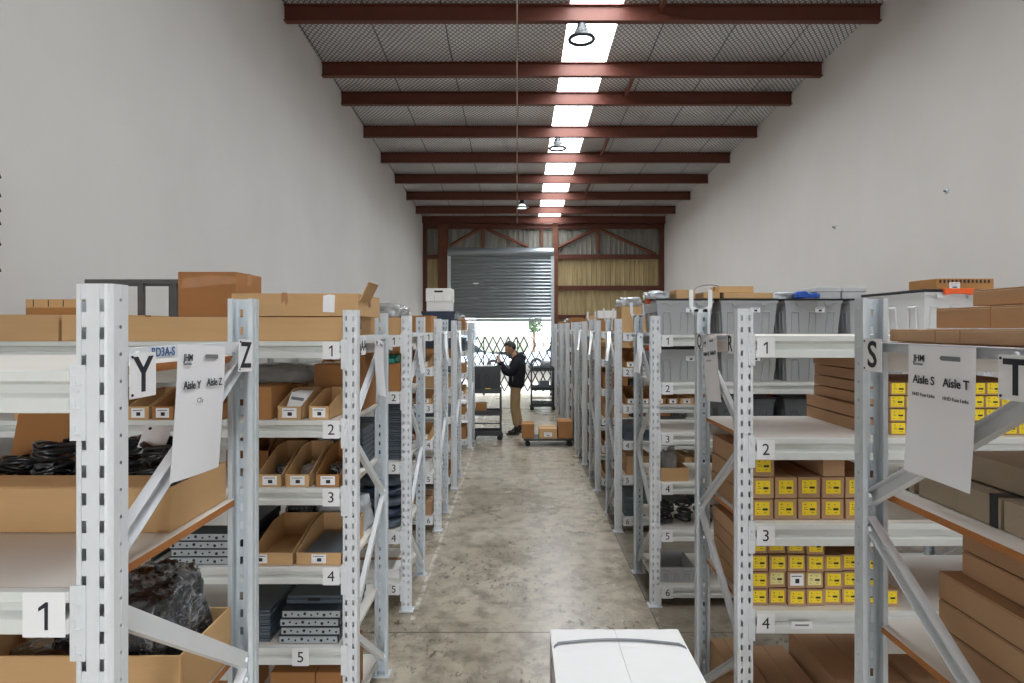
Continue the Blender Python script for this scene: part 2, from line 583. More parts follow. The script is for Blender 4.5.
trim(MB().box(DX1 + .02, DX1 + .17, YB - .17, YB - .05, 0, 5.16).mesh(M['rustwood'], bevel=.008))
trim(MB().box(-2.34, -2.06, YB - .17, YB - .05, 0, 5.16).mesh(M['rustwood'], bevel=.008))
trim(MB().box(.70, .78, YB - .13, YB - .06, 4.3, 5.16).mesh(M['rustwood'], bevel=.008))
trim(MB().box(XR - .12, XR, YB - .17, YB - .05, 0, 5.16).mesh(M['rust'], bevel=.008))
trim(MB().box(XL, XL + .12, YB - .17, YB - .05, 0, 5.16).mesh(M['rust'], bevel=.008))
trim(MB().box(XL, XR, YB - .15, YB - .05, 4.93, 5.07).mesh(M['rust'], bevel=.008))
for z in (4.10, 3.17, 2.30):
    trim(MB().box(DX1 + .17, XR - .12, YB - .14, YB - .05, z - .07, z + .06).mesh(M['rust'], bevel=.008))
trim(MB().box(XL + .12, -2.34, YB - .14, YB - .05, 4.03, 4.15).mesh(M['rust'], bevel=.008))
for (x0, z0, x1, z1) in ((1.17, 4.34, 2.36, 4.93), (2.44, 4.93, 4.14, 4.16), (-2.0, 4.42, -1.12, 4.93), (-.92, 4.93, .34, 4.38)):
    trim(MB().tube([(x0, YB - .1, z0), (x1, YB - .1, z1)], .05, 4).mesh(M['rustwood']))
for x in (2.40, -1.02):
    trim(MB().box(x - .05, x + .05, YB - .12, YB - .06, 4.2 if x > 0 else 4.35, 4.95).mesh(M['rustwood'], bevel=.008))

# hanging lamps under the purlins, the overhead cable
def pendant(x, y, z, label, lit=False):
    zt = roofz(y) - .10
    t = thing('pendant_lamp', label, 'lamp', (x, y, z), 0, 'pendant lamps under the roof beams')
    ringm = 'blackmetal'
    put('rim', MB().tube([(.145 * cos(a), .145 * sin(a), 0) for a in [2 * pi * k / 32 for k in range(32)]], .023, 8, True).mesh(M[ringm], smooth=True), t)
    put('shade', MB().lathe([(.14, 0), (.132, .05), (.10, .10), (.05, .135), (.03, .14)] if not lit else [(.0, -.005), (.14, -.005), (.14, .004), (.05, .09)], 28).mesh(M['glow' if lit else 'shade'], smooth=True), t)
    put('housing', MB().lathe([(0, .20), (.035, .20), (.055, .17), (.075, .11), (.09, .085), (.07, .085), (0, .12)], 20).mesh(M['blackmetal'], smooth=True), t)
    put('hook', MB().tube([(0, 0, .19), (0, 0, zt - z)], .005, 6).mesh(M['blackmetal']), t)
    return t


pendant(.78, 7.24, 5.47, 'round pendant lamp with dark rim hanging from the first roof beam in view')
pendant(.74, 10.96, 5.26, 'small pendant lamp with dark rim against the skylight halfway along the roof')
pendant(.13, 15.25, 5.03, 'lit pendant lamp with pale green glow near the roller door', True)
mb = MB()
mb.tube([(0.0, y, roofz(y) - .118 - .012 * sin(y * 3.1)) for y in [5.8 + .4 * i for i in range(31)]], .009, 6)
tag(put('hanging_cord', mb.mesh(M['greykraft'])), 'thin pale cable running the length of the roof under the beams', 'cable')
# wall fixings
for (px, py, dep, lab) in ((947, 191, 0, 'small round grey fitting high on the white right wall, the upper of two'),
                           (835, 227, 0, 'small round grey fitting on the white right wall, the lower of two')):
    y = XR * F / (px - CX)
    p = at(px, py, y)
    t = thing('wall_socket', lab, 'fitting', (XR, y, p.z))
    put('plate', MB().lathe([(0, 0), (.03, 0), (.027, .012), (.014, .016), (0, .016)], 16, X=Matrix.Rotation(-pi / 2, 4, 'Y')).mesh(M['zinc'], smooth=True), t)
    put('plug', MB().lathe([(0, .014), (.012, .014), (.010, .034), (0, .036)], 12, X=Matrix.Rotation(-pi / 2, 4, 'Y')).mesh(M['greyink'], smooth=True), t)
t = thing('wall_hook_rail', 'row of dark cable clips up the white wall at the left edge', 'hook rail', (XL, 3.22, 2.2))
put('rail', MB().box(0, .008, -.11, -.085, .05, .65).mesh(M['foam']), t)
for i, z in enumerate((.12, .26, .37, .44, .52, .62)):
    put('clip', MB().tube([(.006, -.095, z), (.03, -.09, z + .005), (.04, -.03, z + .002), (.035, -.01, z - .02), (.008, -.01, z - .03)], .007, 6).mesh(M['black']), t)
# ------------------------------------------------------------------ shelving
PH, PW, PD = 2.076, 0.070, 0.045
XIN = {-1: 0.745, 1: 0.955}


@cached
def post_mesh(m, lip):
    bm = bmesh.new()
    def quad(ps):
        bm.faces.new([bm.verts.new(p) for p in ps])
    pitch, z0 = 0.051, 0.035
    nrow = int((PH - z0) / pitch)
    c = 0.004
    xs = [-.035 + c, -.0212, -.0117, .0117, .0212, .035 - c]
    for i in range(5):
        a, b = xs[i], xs[i + 1]
        if i not in (1, 3):
            quad([(a, 0, 0), (b, 0, 0), (b, 0, PH), (a, 0, PH)])
            continue
        z = 0.0
        for k in range(nrow + 1):
            zz = z0 + k * pitch if k < nrow else PH
            quad([(a, 0, z), (b, 0, z), (b, 0, zz), (a, 0, zz)])
            z = zz + 0.023
    for s in (-1, 1):
        quad([(s * (.035 - c), 0, 0), (s * .035, c, 0), (s * .035, c, PH), (s * (.035 - c), 0, PH)])
        ys = [c, .020, .026, PD]
        for i in range(3):
            a, b = ys[i], ys[i + 1]
            if i != 1:
                quad([(s * .035, a, 0), (s * .035, b, 0), (s * .035, b, PH), (s * .035, a, PH)])
                continue
            z = 0.0
            for k in range(nrow + 1):
                zz = z0 + .02 + k * pitch if k < nrow else PH
                zz = min(zz, PH)
                quad([(s * .035, a, z), (s * .035, b, z), (s * .035, b, zz), (s * .035, a, zz)])
                z = zz + 0.006
        if lip: quad([(s * .035, PD, 0), (s * lip, PD, 0), (s * lip, PD, PH), (s * .035, PD, PH)])
        if not lip:
            quad([(s * .035, PD, 0), (0, PD - .026, 0), (0, PD - .026, PH), (s * .035, PD, PH)])  # closed V back added so that the slots look dark
        if lip:
            quad([(s * lip, PD, 0), (s * lip, PD - .008, 0), (s * lip, PD - .008, PH), (s * lip, PD, PH)])
    bmesh.ops.remove_doubles(bm, verts=bm.verts, dist=1e-6)
    bmesh.ops.recalc_face_normals(bm, faces=bm.faces)
    bmesh.ops.solidify(bm, geom=list(bm.faces), thickness=0.0018)
    me = bpy.data.meshes.new('post'); bm.to_mesh(me); bm.free()
    me.materials.append(M[m])
    return me


@cached
def foot_mesh():
    mb = MB().box(-.05, .05, -.018, .062, 0, .004)
    mb.tube([(-.043, .052, .004), (-.043, .052, .010)], .007, 6).tube([(.043, .052, .004), (.043, .052, .010)], .007, 6)
    return mb.mesh(M['zinc'])


BH = 0.078


@cached
def beam_mesh(L, h):
    s = h / 0.078
    prof = [(-.008, 0), (-.008, -.020 * s), (.016, -.027 * s), (.016, -.044 * s), (-.008, -.051 * s), (-.008, -.078 * s),
            (.034, -.078 * s), (.034, -.0185), (.014, -.0185), (.014, 0)]
    return MB().prism(prof, 0, L, 'x').mesh(M['beam'], bevel=.0015, seg=1)


@cached
def connector_mesh():
    mb = MB().box(-.0145, .0145, -.0045, -.0005, -.125, .014)
    for z in (-.012, -.055, -.102):
        mb.box(-.006, -.003, -.0075, -.004, z - .012, z + .006)
        mb.box(-.006, .007, -.0075, -.004, z - .012, z - .009)
    mb.tube([(0, -.0065, -.034), (0, -.004, -.034)], .004, 8)
    return mb.mesh(M['post'], bevel=.0006, seg=1)


@cached
def board_mesh(w, d, m, edge='chip'):
    """white-faced chipboard; local x runs away from the aisle, notched around the posts at both ends"""
    t = .018
    prof = [(.050, .047), (.073, .047), (.073, .014), (w - .073, .014), (w - .073, .047), (w - .050, .047),
            (w - .050, d - .047), (w - .073, d - .047), (w - .073, d - .014), (.073, d - .014), (.073, d - .047), (.050, d - .047)]
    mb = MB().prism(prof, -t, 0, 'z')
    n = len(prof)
    mb.mi = [1, 0] + [1] * n  # underside shares the edge material; darker chip there deepens shade between shelves
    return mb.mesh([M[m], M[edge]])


@cached
def strut_mesh(y0, z0, y1, z1, side, hw, flip=False):
    """pressed channel in the plane of the end frame"""
    d = Vector((0, y1 - y0, z1 - z0)); L = d.length; d.normalize()
    w = Vector((0, -d.z, d.y))
    X = Matrix(((side, d.x, w.x, 0), (0, d.y, w.y, y0), (0, d.z, w.z, z0), (0, 0, 0, 1)))
    t = .002
    fl = -1 if flip else 1
    prof = [(-.008, -hw), (.016, -hw), (.016, -hw + t), (-.008 + t, -hw + t), (-.008 + t, hw - t), (.016, hw - t), (.016, hw), (-.008, hw)]
    mb = MB()
    if flip: prof = [(.008 - q[0], q[1]) for q in prof]
    n = len(prof)
    vs = [(q[0], 0, q[1]) for q in prof] + [(q[0], L, q[1]) for q in prof]
    fs = [tuple(range(n)), tuple(range(2 * n - 1, n - 1, -1))] + [(i, i + n, (i + 1) % n + n, (i + 1) % n) for i in range(n)]
    mb.add(vs, fs, 0, X)
    for yy in (.03, L - .03):
        mb.lathe([(0, -.0145), (.006, -.0145), (.007, -.0085), (.007, -.008)], 8, X=X @ Matrix.Translation((0, yy, 0)) @ Matrix.Rotation(pi / 2, 4, 'Y'))
    return mb.mesh(M['post'])


@cached
def tag_mesh(w, h):
    return MB().box(-w / 2, w / 2, -.001, 0, -h / 2, h / 2).mesh(M['paper'])


@cached
def dots_mesh(w, h):
    mb = MB()
    for z in (-1, 1):
        mb.tube([(-w * .42, -.0025, z * h * .42), (-w * .42, -.0009, z * h * .42)], .0028, 8)
    return mb.mesh(M['ink'])


def number_tag(parent, n, loc, size=.082):
    o = put('number_tag', tag_mesh(size * .95, size), parent, loc, label='white square tag with the number ' + str(n))
    put('numeral', text(str(n), size * .86, 'ink'), o, (0, -.0014, -.002), (pi / 2, 0, 0))
    return o


def letter_tag(parent, s, side, y, z, w=.083, h=.088, tilt=0.0):
    rz = pi / 2 if side < 0 else -pi / 2
    x = -side * .003
    o = put('aisle_letter_tag', tag_mesh(w, h), parent, (x, y, z), (0, tilt, rz), label='white tag with the letter ' + s)
    put('letter', text(s, .098 if len(s) == 1 else .07, 'ink', 'CENTER', .0016), o, (0, -.0014, -.002), (pi / 2, 0, 0))
    put('pin', dots_mesh(w, h), o)
    return o


GZIG = ((0, 1.56, 1.93), (0, 1.46, 1.05), (0, .62, 1.03), (0, .55, .10))


def rack(side, yf, tops, label, width, depth=.63, bh=BH, tags=(), numbers=None, detail=True, zig=None, hz=1.946, fork=False, sw=.016, xin=None, tagx=None, edge='board'):
    """a bay of shelving square to the aisle; tops are the heights of the board faces"""
    s = side
    x0 = XIN[s] if xin is None else xin
    t = thing('shelving_unit', label, 'shelving', (s * x0, yf, 0), 0, 'grey steel shelving units along the aisle')
    for fx in (.035, width - .035):
        for back in (0, 1):
            p = put('post', post_mesh('zinc', .022) if back else post_mesh('post', 0.0), t, (s * fx, depth if back else 0, .004), (0, 0, pi if back else 0))
            put('foot_plate', foot_mesh(), p, (0, 0, -.004))
    for i, (_, za, zb) in enumerate(zig or GZIG):
        for fx, sd in ((.022, s), (width - .022, -s)):
            if fx > .1 and not detail:
                continue
            put('brace', strut_mesh(.030, za, depth - .030, zb, sd, sw, (s > 0) or i == 0), t, (s * fx, 0, 0))
    for fx, sd in ((.012, s), (width - .012, -s)):
        put('top_rail', strut_mesh(.046, hz, depth - .046, hz, sd, .013, s > 0), t, (s * fx, 0, 0))
    L = width - 2 * .076
    for i, z in enumerate(tops):
        for back in (0, 1):
            xa = .076 if s > 0 else -(width - .076)
            if not back:
                b = put('beam', beam_mesh(L, bh), t, (xa, 0, z))
            else:
                b = put('beam', beam_mesh(L, bh), t, (xa + L, depth, z), (0, 0, pi))
            if detail:
                for cx in (-.0145, L + .0145):
                    put('connector', connector_mesh(), b, (cx, 0, -.004))
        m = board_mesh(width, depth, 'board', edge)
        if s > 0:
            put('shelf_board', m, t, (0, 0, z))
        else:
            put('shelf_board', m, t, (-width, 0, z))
    if numbers is None:
        numbers = {i: i + 1 for i in range(len(tops))}
    for i, nn in numbers.items():
        tx = .076 + .044
        if not detail: tx = .076 + .045
        if tagx and i in tagx: tx = tagx[i]
        number_tag(t, nn, (s * tx, -.0085, tops[i] - bh / 2 - .002))
    for (c, y, z, tl) in tags:
        letter_tag(t, c, s, y, z, tilt=tl)
    if fork:
        mb = MB()
        for k in (-1, 1):
            mb.prism([(k * .012, PH - .10), (k * .036, PH - .10), (k * .036, PH - .02), (k * .062, PH + .04), (k * .062, PH + .125),
                      (k * .040, PH + .125), (k * .040, PH + .035), (k * .012, PH + .02)], depth + .002, depth + .006, 'y')
        mb.box(-.036, .036, depth + .002, depth + .006, PH - .10, PH + .02)
        put('post_fork', mb.mesh(M['post']), t, (s * .035, 0, 0), label='white forked plate on top of the rear post')
    return t


G6 = [1.945, 1.60, 1.24, .885, .548, .144]
WL, WR = 1.95, 2.45
HW = 'steel shelving unit'
# label -> (side, front distance, board heights)
LA = [1.920, 1.515, 1.075]
LB = [1.932, 1.563, 1.248, .881, .505, .10]
LC = [1.944, 1.543, 1.05, .558, .20]
RA = [1.960, 1.548, 1.174, .80]
RB = [1.962, 1.520, 1.148, .770, .08]
RC = [1.942, 1.60, 1.24, .885, .548, .144]

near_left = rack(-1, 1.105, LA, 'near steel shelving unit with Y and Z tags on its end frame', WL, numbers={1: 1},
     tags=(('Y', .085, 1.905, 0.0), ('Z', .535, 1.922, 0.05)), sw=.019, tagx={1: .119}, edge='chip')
rack(-1, 2.80, LB, 'steel shelving unit holding cardboard pick bins, behind the Y and Z unit', WL,
     numbers={0: 1, 1: 2, 2: 3, 3: 4, 4: 5}, tags=(('AA', .10, 1.91, 0.0),), depth=.68, tagx={4: .262})
rack(-1, 4.22, LC, 'third steel shelving unit on the left, stacked with slim grey cases', WL, depth=.66)
LY = {3: 5.88, 4: 7.40, 5: 9.90}
for k, y in LY.items():
    rack(-1, y, G6, ORD[k] + ' steel shelving unit counting down the left side of the aisle', WL, detail=False)

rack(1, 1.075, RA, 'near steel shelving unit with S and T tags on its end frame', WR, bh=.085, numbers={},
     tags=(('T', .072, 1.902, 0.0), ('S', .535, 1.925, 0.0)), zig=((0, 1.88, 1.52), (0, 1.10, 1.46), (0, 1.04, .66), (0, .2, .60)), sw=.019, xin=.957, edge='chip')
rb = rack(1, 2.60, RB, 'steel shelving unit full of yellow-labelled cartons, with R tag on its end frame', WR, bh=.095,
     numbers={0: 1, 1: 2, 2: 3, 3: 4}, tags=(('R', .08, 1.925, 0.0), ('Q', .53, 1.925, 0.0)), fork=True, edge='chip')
rack(1, 4.29, RC, 'steel shelving unit carrying two rows of grey lidded totes', WR, fork=True)
RY = {3: 5.85, 4: 7.33, 5: 8.74, 6: 9.95, 7: 11.7, 8: 13.3, 9: 15.2}
for k, y in RY.items():
    rack(1, y, G6, ORD[k] + ' steel shelving unit counting down the right side of the aisle', WR, detail=False, fork=(k in (3, 4)))


# ------------------------------------------------------------------ aisle signs
@cached
def sheet_mesh(w, h, lean, curl):
    nx, nz = 8, 16
    vs, fs = [], []
    for j in range(nz + 1):
        v = j / nz
        for i in range(nx + 1):
            u = i / nx - .5
            y = -lean * v ** 2 - curl * (u * u) * 4 * max(0, v - .35)
            vs.append((u * w, y, -v * h))
    n1 = nx + 1
    for j in range(nz):
        for i in range(nx):
            fs.append((j * n1 + i, j * n1 + i + 1, (j + 1) * n1 + i + 1, (j + 1) * n1 + i))
    me = MB().add(vs, fs).mesh(M['sleeve'], smooth=True)
    return me


def aisle_sign(side, x, y, z, label, lines, lean=.02, curl=.01, rot=0.0, logo=True, w=.212, h=.300, sk=0):
    rz = pi / 2 if side < 0 else -pi / 2
    t = thing('aisle_sign', label, 'sign', (side * x, y, z), rz)
    t.rotation_euler = (0, rot, rz)
    put('sheet', sheet_mesh(w, h, lean, curl), t)
    yy = -.0025
    if logo:
        put('logo', text('JHM', .021, 'ink', 'LEFT', .0004), t, (-w * .40, yy, -.030), (pi / 2, 0, 0))
        put('logo_line', text('FUSES', .008, 'ink', 'LEFT'), t, (-w * .40, yy, -.044), (pi / 2, 0, 0)) if logo == 2 else \
            put('logo_line', MB().box(-w * .40, -w * .40 + .032, yy - .0003, yy, -.046, -.042).mesh(M['greyink']), t)
    put('hanging_slot', MB().prism([(-.032, 0), (-.027, .005), (.03, .005), (.03, -.005), (-.027, -.005)], yy - .0006, yy, 'y').mesh(M['greyink'], 0), t, (.035, 0, -.026), label='grey slot shape near the top edge')
    for (s, sz, dx, dz, m, b) in lines:
        put('lettering', text(s, sz, m, 'CENTER', b), t, (dx * w, yy - lean * (dz / h) ** 2 - .0005, -dz), (pi / 2, 0, 0))
    return t


aisle_sign(-1, .737, 1.410, 1.957, 'hanging white sheet reading Aisle Y Aisle Z on the near end frame',
           (('Aisle Y', .025, -.22, .092, 'ink', .0005), ('Aisle Z', .025, .25, .088, 'ink', .0005), ('CTs', .016, -.05, .128, 'greyink', .0)), lean=-.004, curl=-.006, rot=.06)
aisle_sign(1, .942, 1.337, 1.957, 'hanging white sheet reading Aisle S Aisle T on the near end frame',
           (('Aisle S', .027, -.23, .080, 'ink', .0005), ('Aisle T', .027, .25, .080, 'ink', .0005),
            ('HHD Fuse Links', .0115, -.23, .114, 'ink', 0), ('HHD Fuse Links', .0115, .25, .114, 'ink', 0)), lean=.010, curl=.004)
aisle_sign(1, .945, 2.95, 1.955, 'white sheet hanging between the R tag and the forked post',
           (('Aisle Q', .028, -.24, .085, 'ink', .0006), ('Aisle R', .028, .24, .085, 'ink', .0006), ('HHD Fuse Links', .011, -.1, .12, 'greyink', 0)), lean=-.02, rot=-.10, h=.32)
aisle_sign(-1, .737, 3.22, 1.935, 'tilted white sheet hanging on the unit with card bins', (), lean=.02, rot=.20, logo=True)
for (s, yf, lab) in ((-1, 4.22, 'white sheet hanging on the third end frame, past the card bins'), (-1, 5.88, 'narrow white sheet on the fourth end frame of the left row'),
                     (-1, 7.40, 'narrow white sheet on the fifth end frame of the left row'), (1, 4.29, 'white sheet hanging on the end frame beside the grey totes'),
                     (1, 5.85, 'narrow white sheet on the fourth end frame of the right row'), (1, 7.33, 'narrow white sheet on the fifth end frame of the right row'),
                     (1, 8.74, 'narrow white sheet on the sixth end frame of the right row')):
    aisle_sign(s, XIN[s] - .009, yf + .32, 1.95, lab, (), lean=.02, logo=False)
put('marker_writing', text('BD3A-S', .026, 'blueink', 'CENTER', .0003), near_left, (-.0030, .165, 1.947), (pi / 2, 0, pi / 2), label='blue handwriting on the top rail')
tk = put('shelf_ticket', MB().box(-.045, .045, -.001, 0, -.016, .016).mesh(M['paper']), rb, (.275, -.0085, RB[3] - .058), label='small white shelf ticket')
put('print_line', MB().box(-.03, .03, -.0014, -.001, -.003, .004).mesh(M['greyink']), tk)
# ------------------------------------------------------------------ stock: prototypes (meshes are shared by the copies)
@cached
def carton_body(w, d, h, m):
    b = .0025
    mb = MB().box(-w / 2, w / 2, -d / 2, d / 2, 0, h - .004)
    return mb.mesh(M[m], bevel=b, seg=2)


@cached
def carton_flap(w, d, m):
    return MB().box(-w / 2, w / 2, -d / 2, d / 2, 0, .0035).mesh(M[m], bevel=.001, seg=1)


@cached
def tape_mesh(w, d, h, axis):
    mb = MB()
    e = .0007
    if axis == 'x':
        mb.box(-w / 2 - e, w / 2 + e, -.024, .024, h - .001, h + e)
        for s in (-1, 1):
            mb.box(s * (w / 2 + e), s * (w / 2 - .0005), -.024, .024, h - min(.06, h * .6), h)
    else:
        mb.box(-.024, .024, -d / 2 - e, d / 2 + e, h - .001, h + e)
        for s in (-1, 1):
            mb.box(-.024, .024, s * (d / 2 + e), s * (d / 2 - .0005), h - min(.06, h * .6), h)
    return mb.mesh(M['tape'])


def carton(label, loc, w, d, h, m='tan', rz=0.0, group=None, seam='x', tape=True, flaps=True, cat='box'):
    h = round(h - .003, 4)
    t = thing('carton', label, cat, loc, rz, group, EPS)
    put('body', carton_body(w, d, h, m), t)
    if flaps:
        if seam == 'x':
            fm = carton_flap(w, d / 2 - .0015, m)
            put('flap', fm, t, (0, -d / 4, h - .004)); put('flap', fm, t, (0, d / 4, h - .004))
        else:
            fm = carton_flap(w / 2 - .0015, d, m)
            put('flap', fm, t, (-w / 4, 0, h - .004)); put('flap', fm, t, (w / 4, 0, h - .004))
    if tape:
        put('tape', tape_mesh(w, d, h, seam), t)
    return t


@cached
def label_mesh(w, h, m, marks):
    mb = MB().box(-w / 2, w / 2, -.0006, 0, -h / 2, h / 2)
    def mk(x0, x1, z0, z1):
        mb.box(x0 * w, x1 * w, -.0010, -.0006, z0 * h, z1 * h, 1)
    if marks == 'fuse':
        mk(.02, .38, -.14, .02); mk(-.38, -.10, -.08, -.05); mk(-.36, -.2, .05, .08); mk(.1, .16, .25, .3); mk(-.32, -.25, .25, .35); mk(-.36, -.28, -.36, -.32)
        mk(.1, .3, -.33, -.30)
    elif marks == 'bin':
        mk(-.12, .18, -.30, .08); mk(-.4, .35, .25, .32)
    elif marks == 'text':
        mk(-.4, .4, .3, .34); mk(-.4, .2, .1, .14); mk(-.4, .3, -.1, -.06); mk(-.2, .2, -.36, -.2)
    return mb.mesh([M[m], M['ink']])


def fuse_carton(label, x, yfront, z, w, h, d, group, lm='yellow', rz=0.0, jig=(0, 0), lw=.66, lh=.62):
    """long thin box, label on the end that faces the front of the shelf"""
    t = thing('carton', label, 'box', (x + jig[0], yfront + d / 2 + jig[1], z), rz, group, EPS)
    put('body', carton_body(w, d, h, 'kraft'), t)
    if lm:
        put('label', label_mesh(w * lw, h * lh, lm, 'fuse' if lm != 'paper' else 'bin'), t, (0, -d / 2 - .0004, h * .52),
            label={'yellow': 'yellow printed label', 'paleyellow': 'pale yellow printed label', 'paper': 'white printed label'}[lm])
    return t


@cached
def open_body(w, d, h, m, t=.005):
    mb = MB()
    mb.box(-w / 2, w / 2, -d / 2, d / 2, 0, t)
    mb.box(-w / 2, w / 2, -d / 2, -d / 2 + t, t, h).box(-w / 2, w / 2, d / 2 - t, d / 2, t, h)
    mb.box(-w / 2, -w / 2 + t, -d / 2 + t, d / 2 - t, t, h).box(w / 2 - t, w / 2, -d / 2 + t, d / 2 - t, t, h)
    return mb.mesh(M[m], bevel=.001, seg=1)


def open_carton(label, loc, w, d, h, m='tan', rz=0.0, group=None, flaps=(), t=.005):
    """flaps: list of (side n/s/e/w, angle from straight up outward, length)"""
    o = thing('open_carton', label, 'box', loc, rz, group, EPS)
    put('body', open_body(w, d, h, m), o)
    for (sd, ang, ln) in flaps:
        span = (w if sd in 'ns' else d) - .012
        me = MB().box(-span / 2, span / 2, -.002, .002, 0, ln).mesh(M[m], bevel=.001, seg=1)
        if sd == 's': loc_, r_ = (0, -d / 2 + .003, h), (ang, 0, 0)
        if sd == 'n': loc_, r_ = (0, d / 2 - .003, h), (-ang, 0, 0)
        if sd == 'e': loc_, r_ = (w / 2 - .003, 0, h), (-ang, 0, pi / 2)
        if sd == 'w': loc_, r_ = (-w / 2 + .003, 0, h), (ang, 0, pi / 2)
        put('flap', me, o, loc_, r_)
    return o


@cached
def bin_body(w, d, h, lip, m):
    t = .004
    mb = MB()
    mb.box(-w / 2, w / 2, -d / 2, d / 2, 0, t)
    mb.box(-w / 2, w / 2, -d / 2, -d / 2 + t, t, lip)
    mb.box(-w / 2, w / 2, d / 2 - t, d / 2, t, h)
    prof = [(-d / 2, 0), (d / 2, 0), (d / 2, h), (d / 2 - d * .35, h), (-d / 2, lip)]
    mb.prism(prof, -w / 2, -w / 2 + t, 'x').prism(prof, w / 2 - t, w / 2, 'x')
    return mb.mesh(M[m], bevel=.0008, seg=1)


def pick_bin(label, x, yfront, z, w=.10, d=.28, h=.105, lip=.045, m='tan', rz=0.0, group='cardboard pick bins', card=True, cx=0.0):
    o = thing('pick_bin', label, 'storage bin', (x, yfront + d / 2, z), rz, group, EPS)
    put('tray', bin_body(w, d, h, lip, m), o)
    if card:
        put('label', label_mesh(min(.068, w * .62), lip * .72, 'paper', 'bin'), o, (cx * w, -d / 2 - .0004, lip * .52), label='white card label')
    return o


@cached
def tote_body(w, d, h, m):
    """tapered tub with a rim and upright recesses in its sides"""
    mb = MB()
    k = .88
    def ring(f, z, ins=0.0):
        a, b = w / 2 * f - ins, d / 2 * f - ins
        return [(-a, -b, z), (a, -b, z), (a, b, z), (-a, b, z)]
    def skin(r0, r1):
        mb.add(r0 + r1, [(i, (i + 1) % 4, (i + 1) % 4 + 4, i + 4) for i in range(4)])
    mb.add(ring(k, 0), [(3, 2, 1, 0)])
    skin(ring(k, 0), ring(.97, h * .93)); skin(ring(.97, h * .93), ring(1.0, h * .93)); skin(ring(1.0, h * .93), ring(1.0, h))
    skin(ring(1.0, h), ring(.96, h)); skin(ring(.96, h), ring(k - .03, .004)); mb.add(ring(k - .03, .004), [(0, 1, 2, 3)])
    # raised frames of the recesses, following the taper
    def frame(px, half, face):
        L = w if face in (0, 2) else d
        D = d if face in (0, 2) else w
        rot = Matrix.Rotation(face * pi / 2, 4, 'Z')
        z0, z1 = .01, h * .66
        def pt(x, z):
            f = k + (.97 - k) * z / (h * .93)
            return (x * f, -D / 2 * f - .004, z)
        g = .006
        for (xa, za, xb, zb) in ((px - half, z0, px - half * .8, z1), (px + half, z0, px + half * .8, z1), (px - half * .8, z1, px + half * .8, z1)):
            p, q = Vector(pt(xa, za)), Vector(pt(xb, zb))
            mb.tube([p, q], g * .7, 4, X=rot)
    for face in range(4):
        L = w if face in (0, 2) else d
        for u in (-.33, 0, .33):
            frame(u * L, L * .075, face)
    for u in (-.25, .25):
        mb.box(u * w - .02, u * w + .02, -d / 2 - .008, -d / 2, h * .86, h * .93)
    return mb.mesh(M[m])


def tote(label, x, y, z, w=.43, d=.52, h=.255, m='tote', rz=0.0, group='grey lidded totes', lid='black', handles=True, card=True):
    o = thing('tote', label, 'storage tote', (x, y, z), rz, group, EPS)
    put('tub', tote_body(w, d, h, m), o)
    if lid:
        mb = MB().box(-w / 2 - .006, w / 2 + .006, -d / 2 - .006, d / 2 + .006, h, h + .014)
        put('lid', mb.mesh(M[lid], bevel=.005), o, label='flat ' + lid + ' lid')
    if handles:
        for s in (-1, 1):
            mb = MB().prism([(-.07, 0), (.07, 0), (.06, -.035), (.02, -.028), (-.02, -.028), (-.06, -.035)], s * (w / 2 + .0075), s * (w / 2 + .020), 'x')
            put('handle', mb.mesh(M['orange'], bevel=.003), o, (0, 0, h + .016), label='orange clip handle')
    if card:
        put('label', label_mesh(.07, .035, 'paper', 'bin'), o, (.04, -d / 2 - .008, h * .72), label='white card label')
    return o


@cached
def chassis_case(w, d, h):
    mb = MB().box(-w / 2, w / 2, -d / 2, d / 2, 0, h)
    return mb.mesh(M['chassis'], bevel=.002, seg=1)


@cached
def chassis_front(w, h):
    mb = MB().box(-w / 2, w / 2, -.004, 0, -h / 2, h / 2)
    n = int(w / .03)
    for i in range(n):
        x = -w / 2 + (i + .5) * w / n
        r = h * (.22 if i % 3 else .32)
        mb.tube([(x, -.0046, (.1 if i % 2 else -.1) * h), (x, -.0038, (.1 if i % 2 else -.1) * h)], r * .8, 8, mi=1)
    return mb.mesh([M['silver'], M['black']])


def rack_chassis(label, x, yfront, z, w=.30, d=.46, h=.036, group='dark rack chassis', rz=0.0, front=True):
    o = thing('rack_chassis', label, 'electronics', (x, yfront + d / 2, z), rz, group, EPS)
    put('case', chassis_case(w, d, h), o)
    put('front_panel', chassis_front(w * .96, h * .8), o, (0, -d / 2 - .0002, h / 2), label='silver perforated front')
    return o


@cached
def slab_case(w, d, h):
    mb = MB().box(-w / 2, w / 2, -d / 2, d / 2, 0, h * .55).box(-w / 2 + .004, w / 2 - .004, -d / 2 + .004, d / 2 - .01, h * .6, h)
    return mb.mesh(M['slategrey'], bevel=.003, seg=1)


def slim_case(label, x, yfront, z, w=.30, d=.36, h=.028, group=None, rz=0.0):
    h = round(h - .002, 4)
    o = thing('slim_case', label, 'electronics', (x, yfront + d / 2, z), rz, group, EPS)
    put('shell', slab_case(w, d, h), o)
    put('latch', MB().box(-.03, .03, -d / 2 - .004, -d / 2 + .002, h * .35, h * .75).mesh(M['black'], bevel=.001, seg=1), o)
    return o


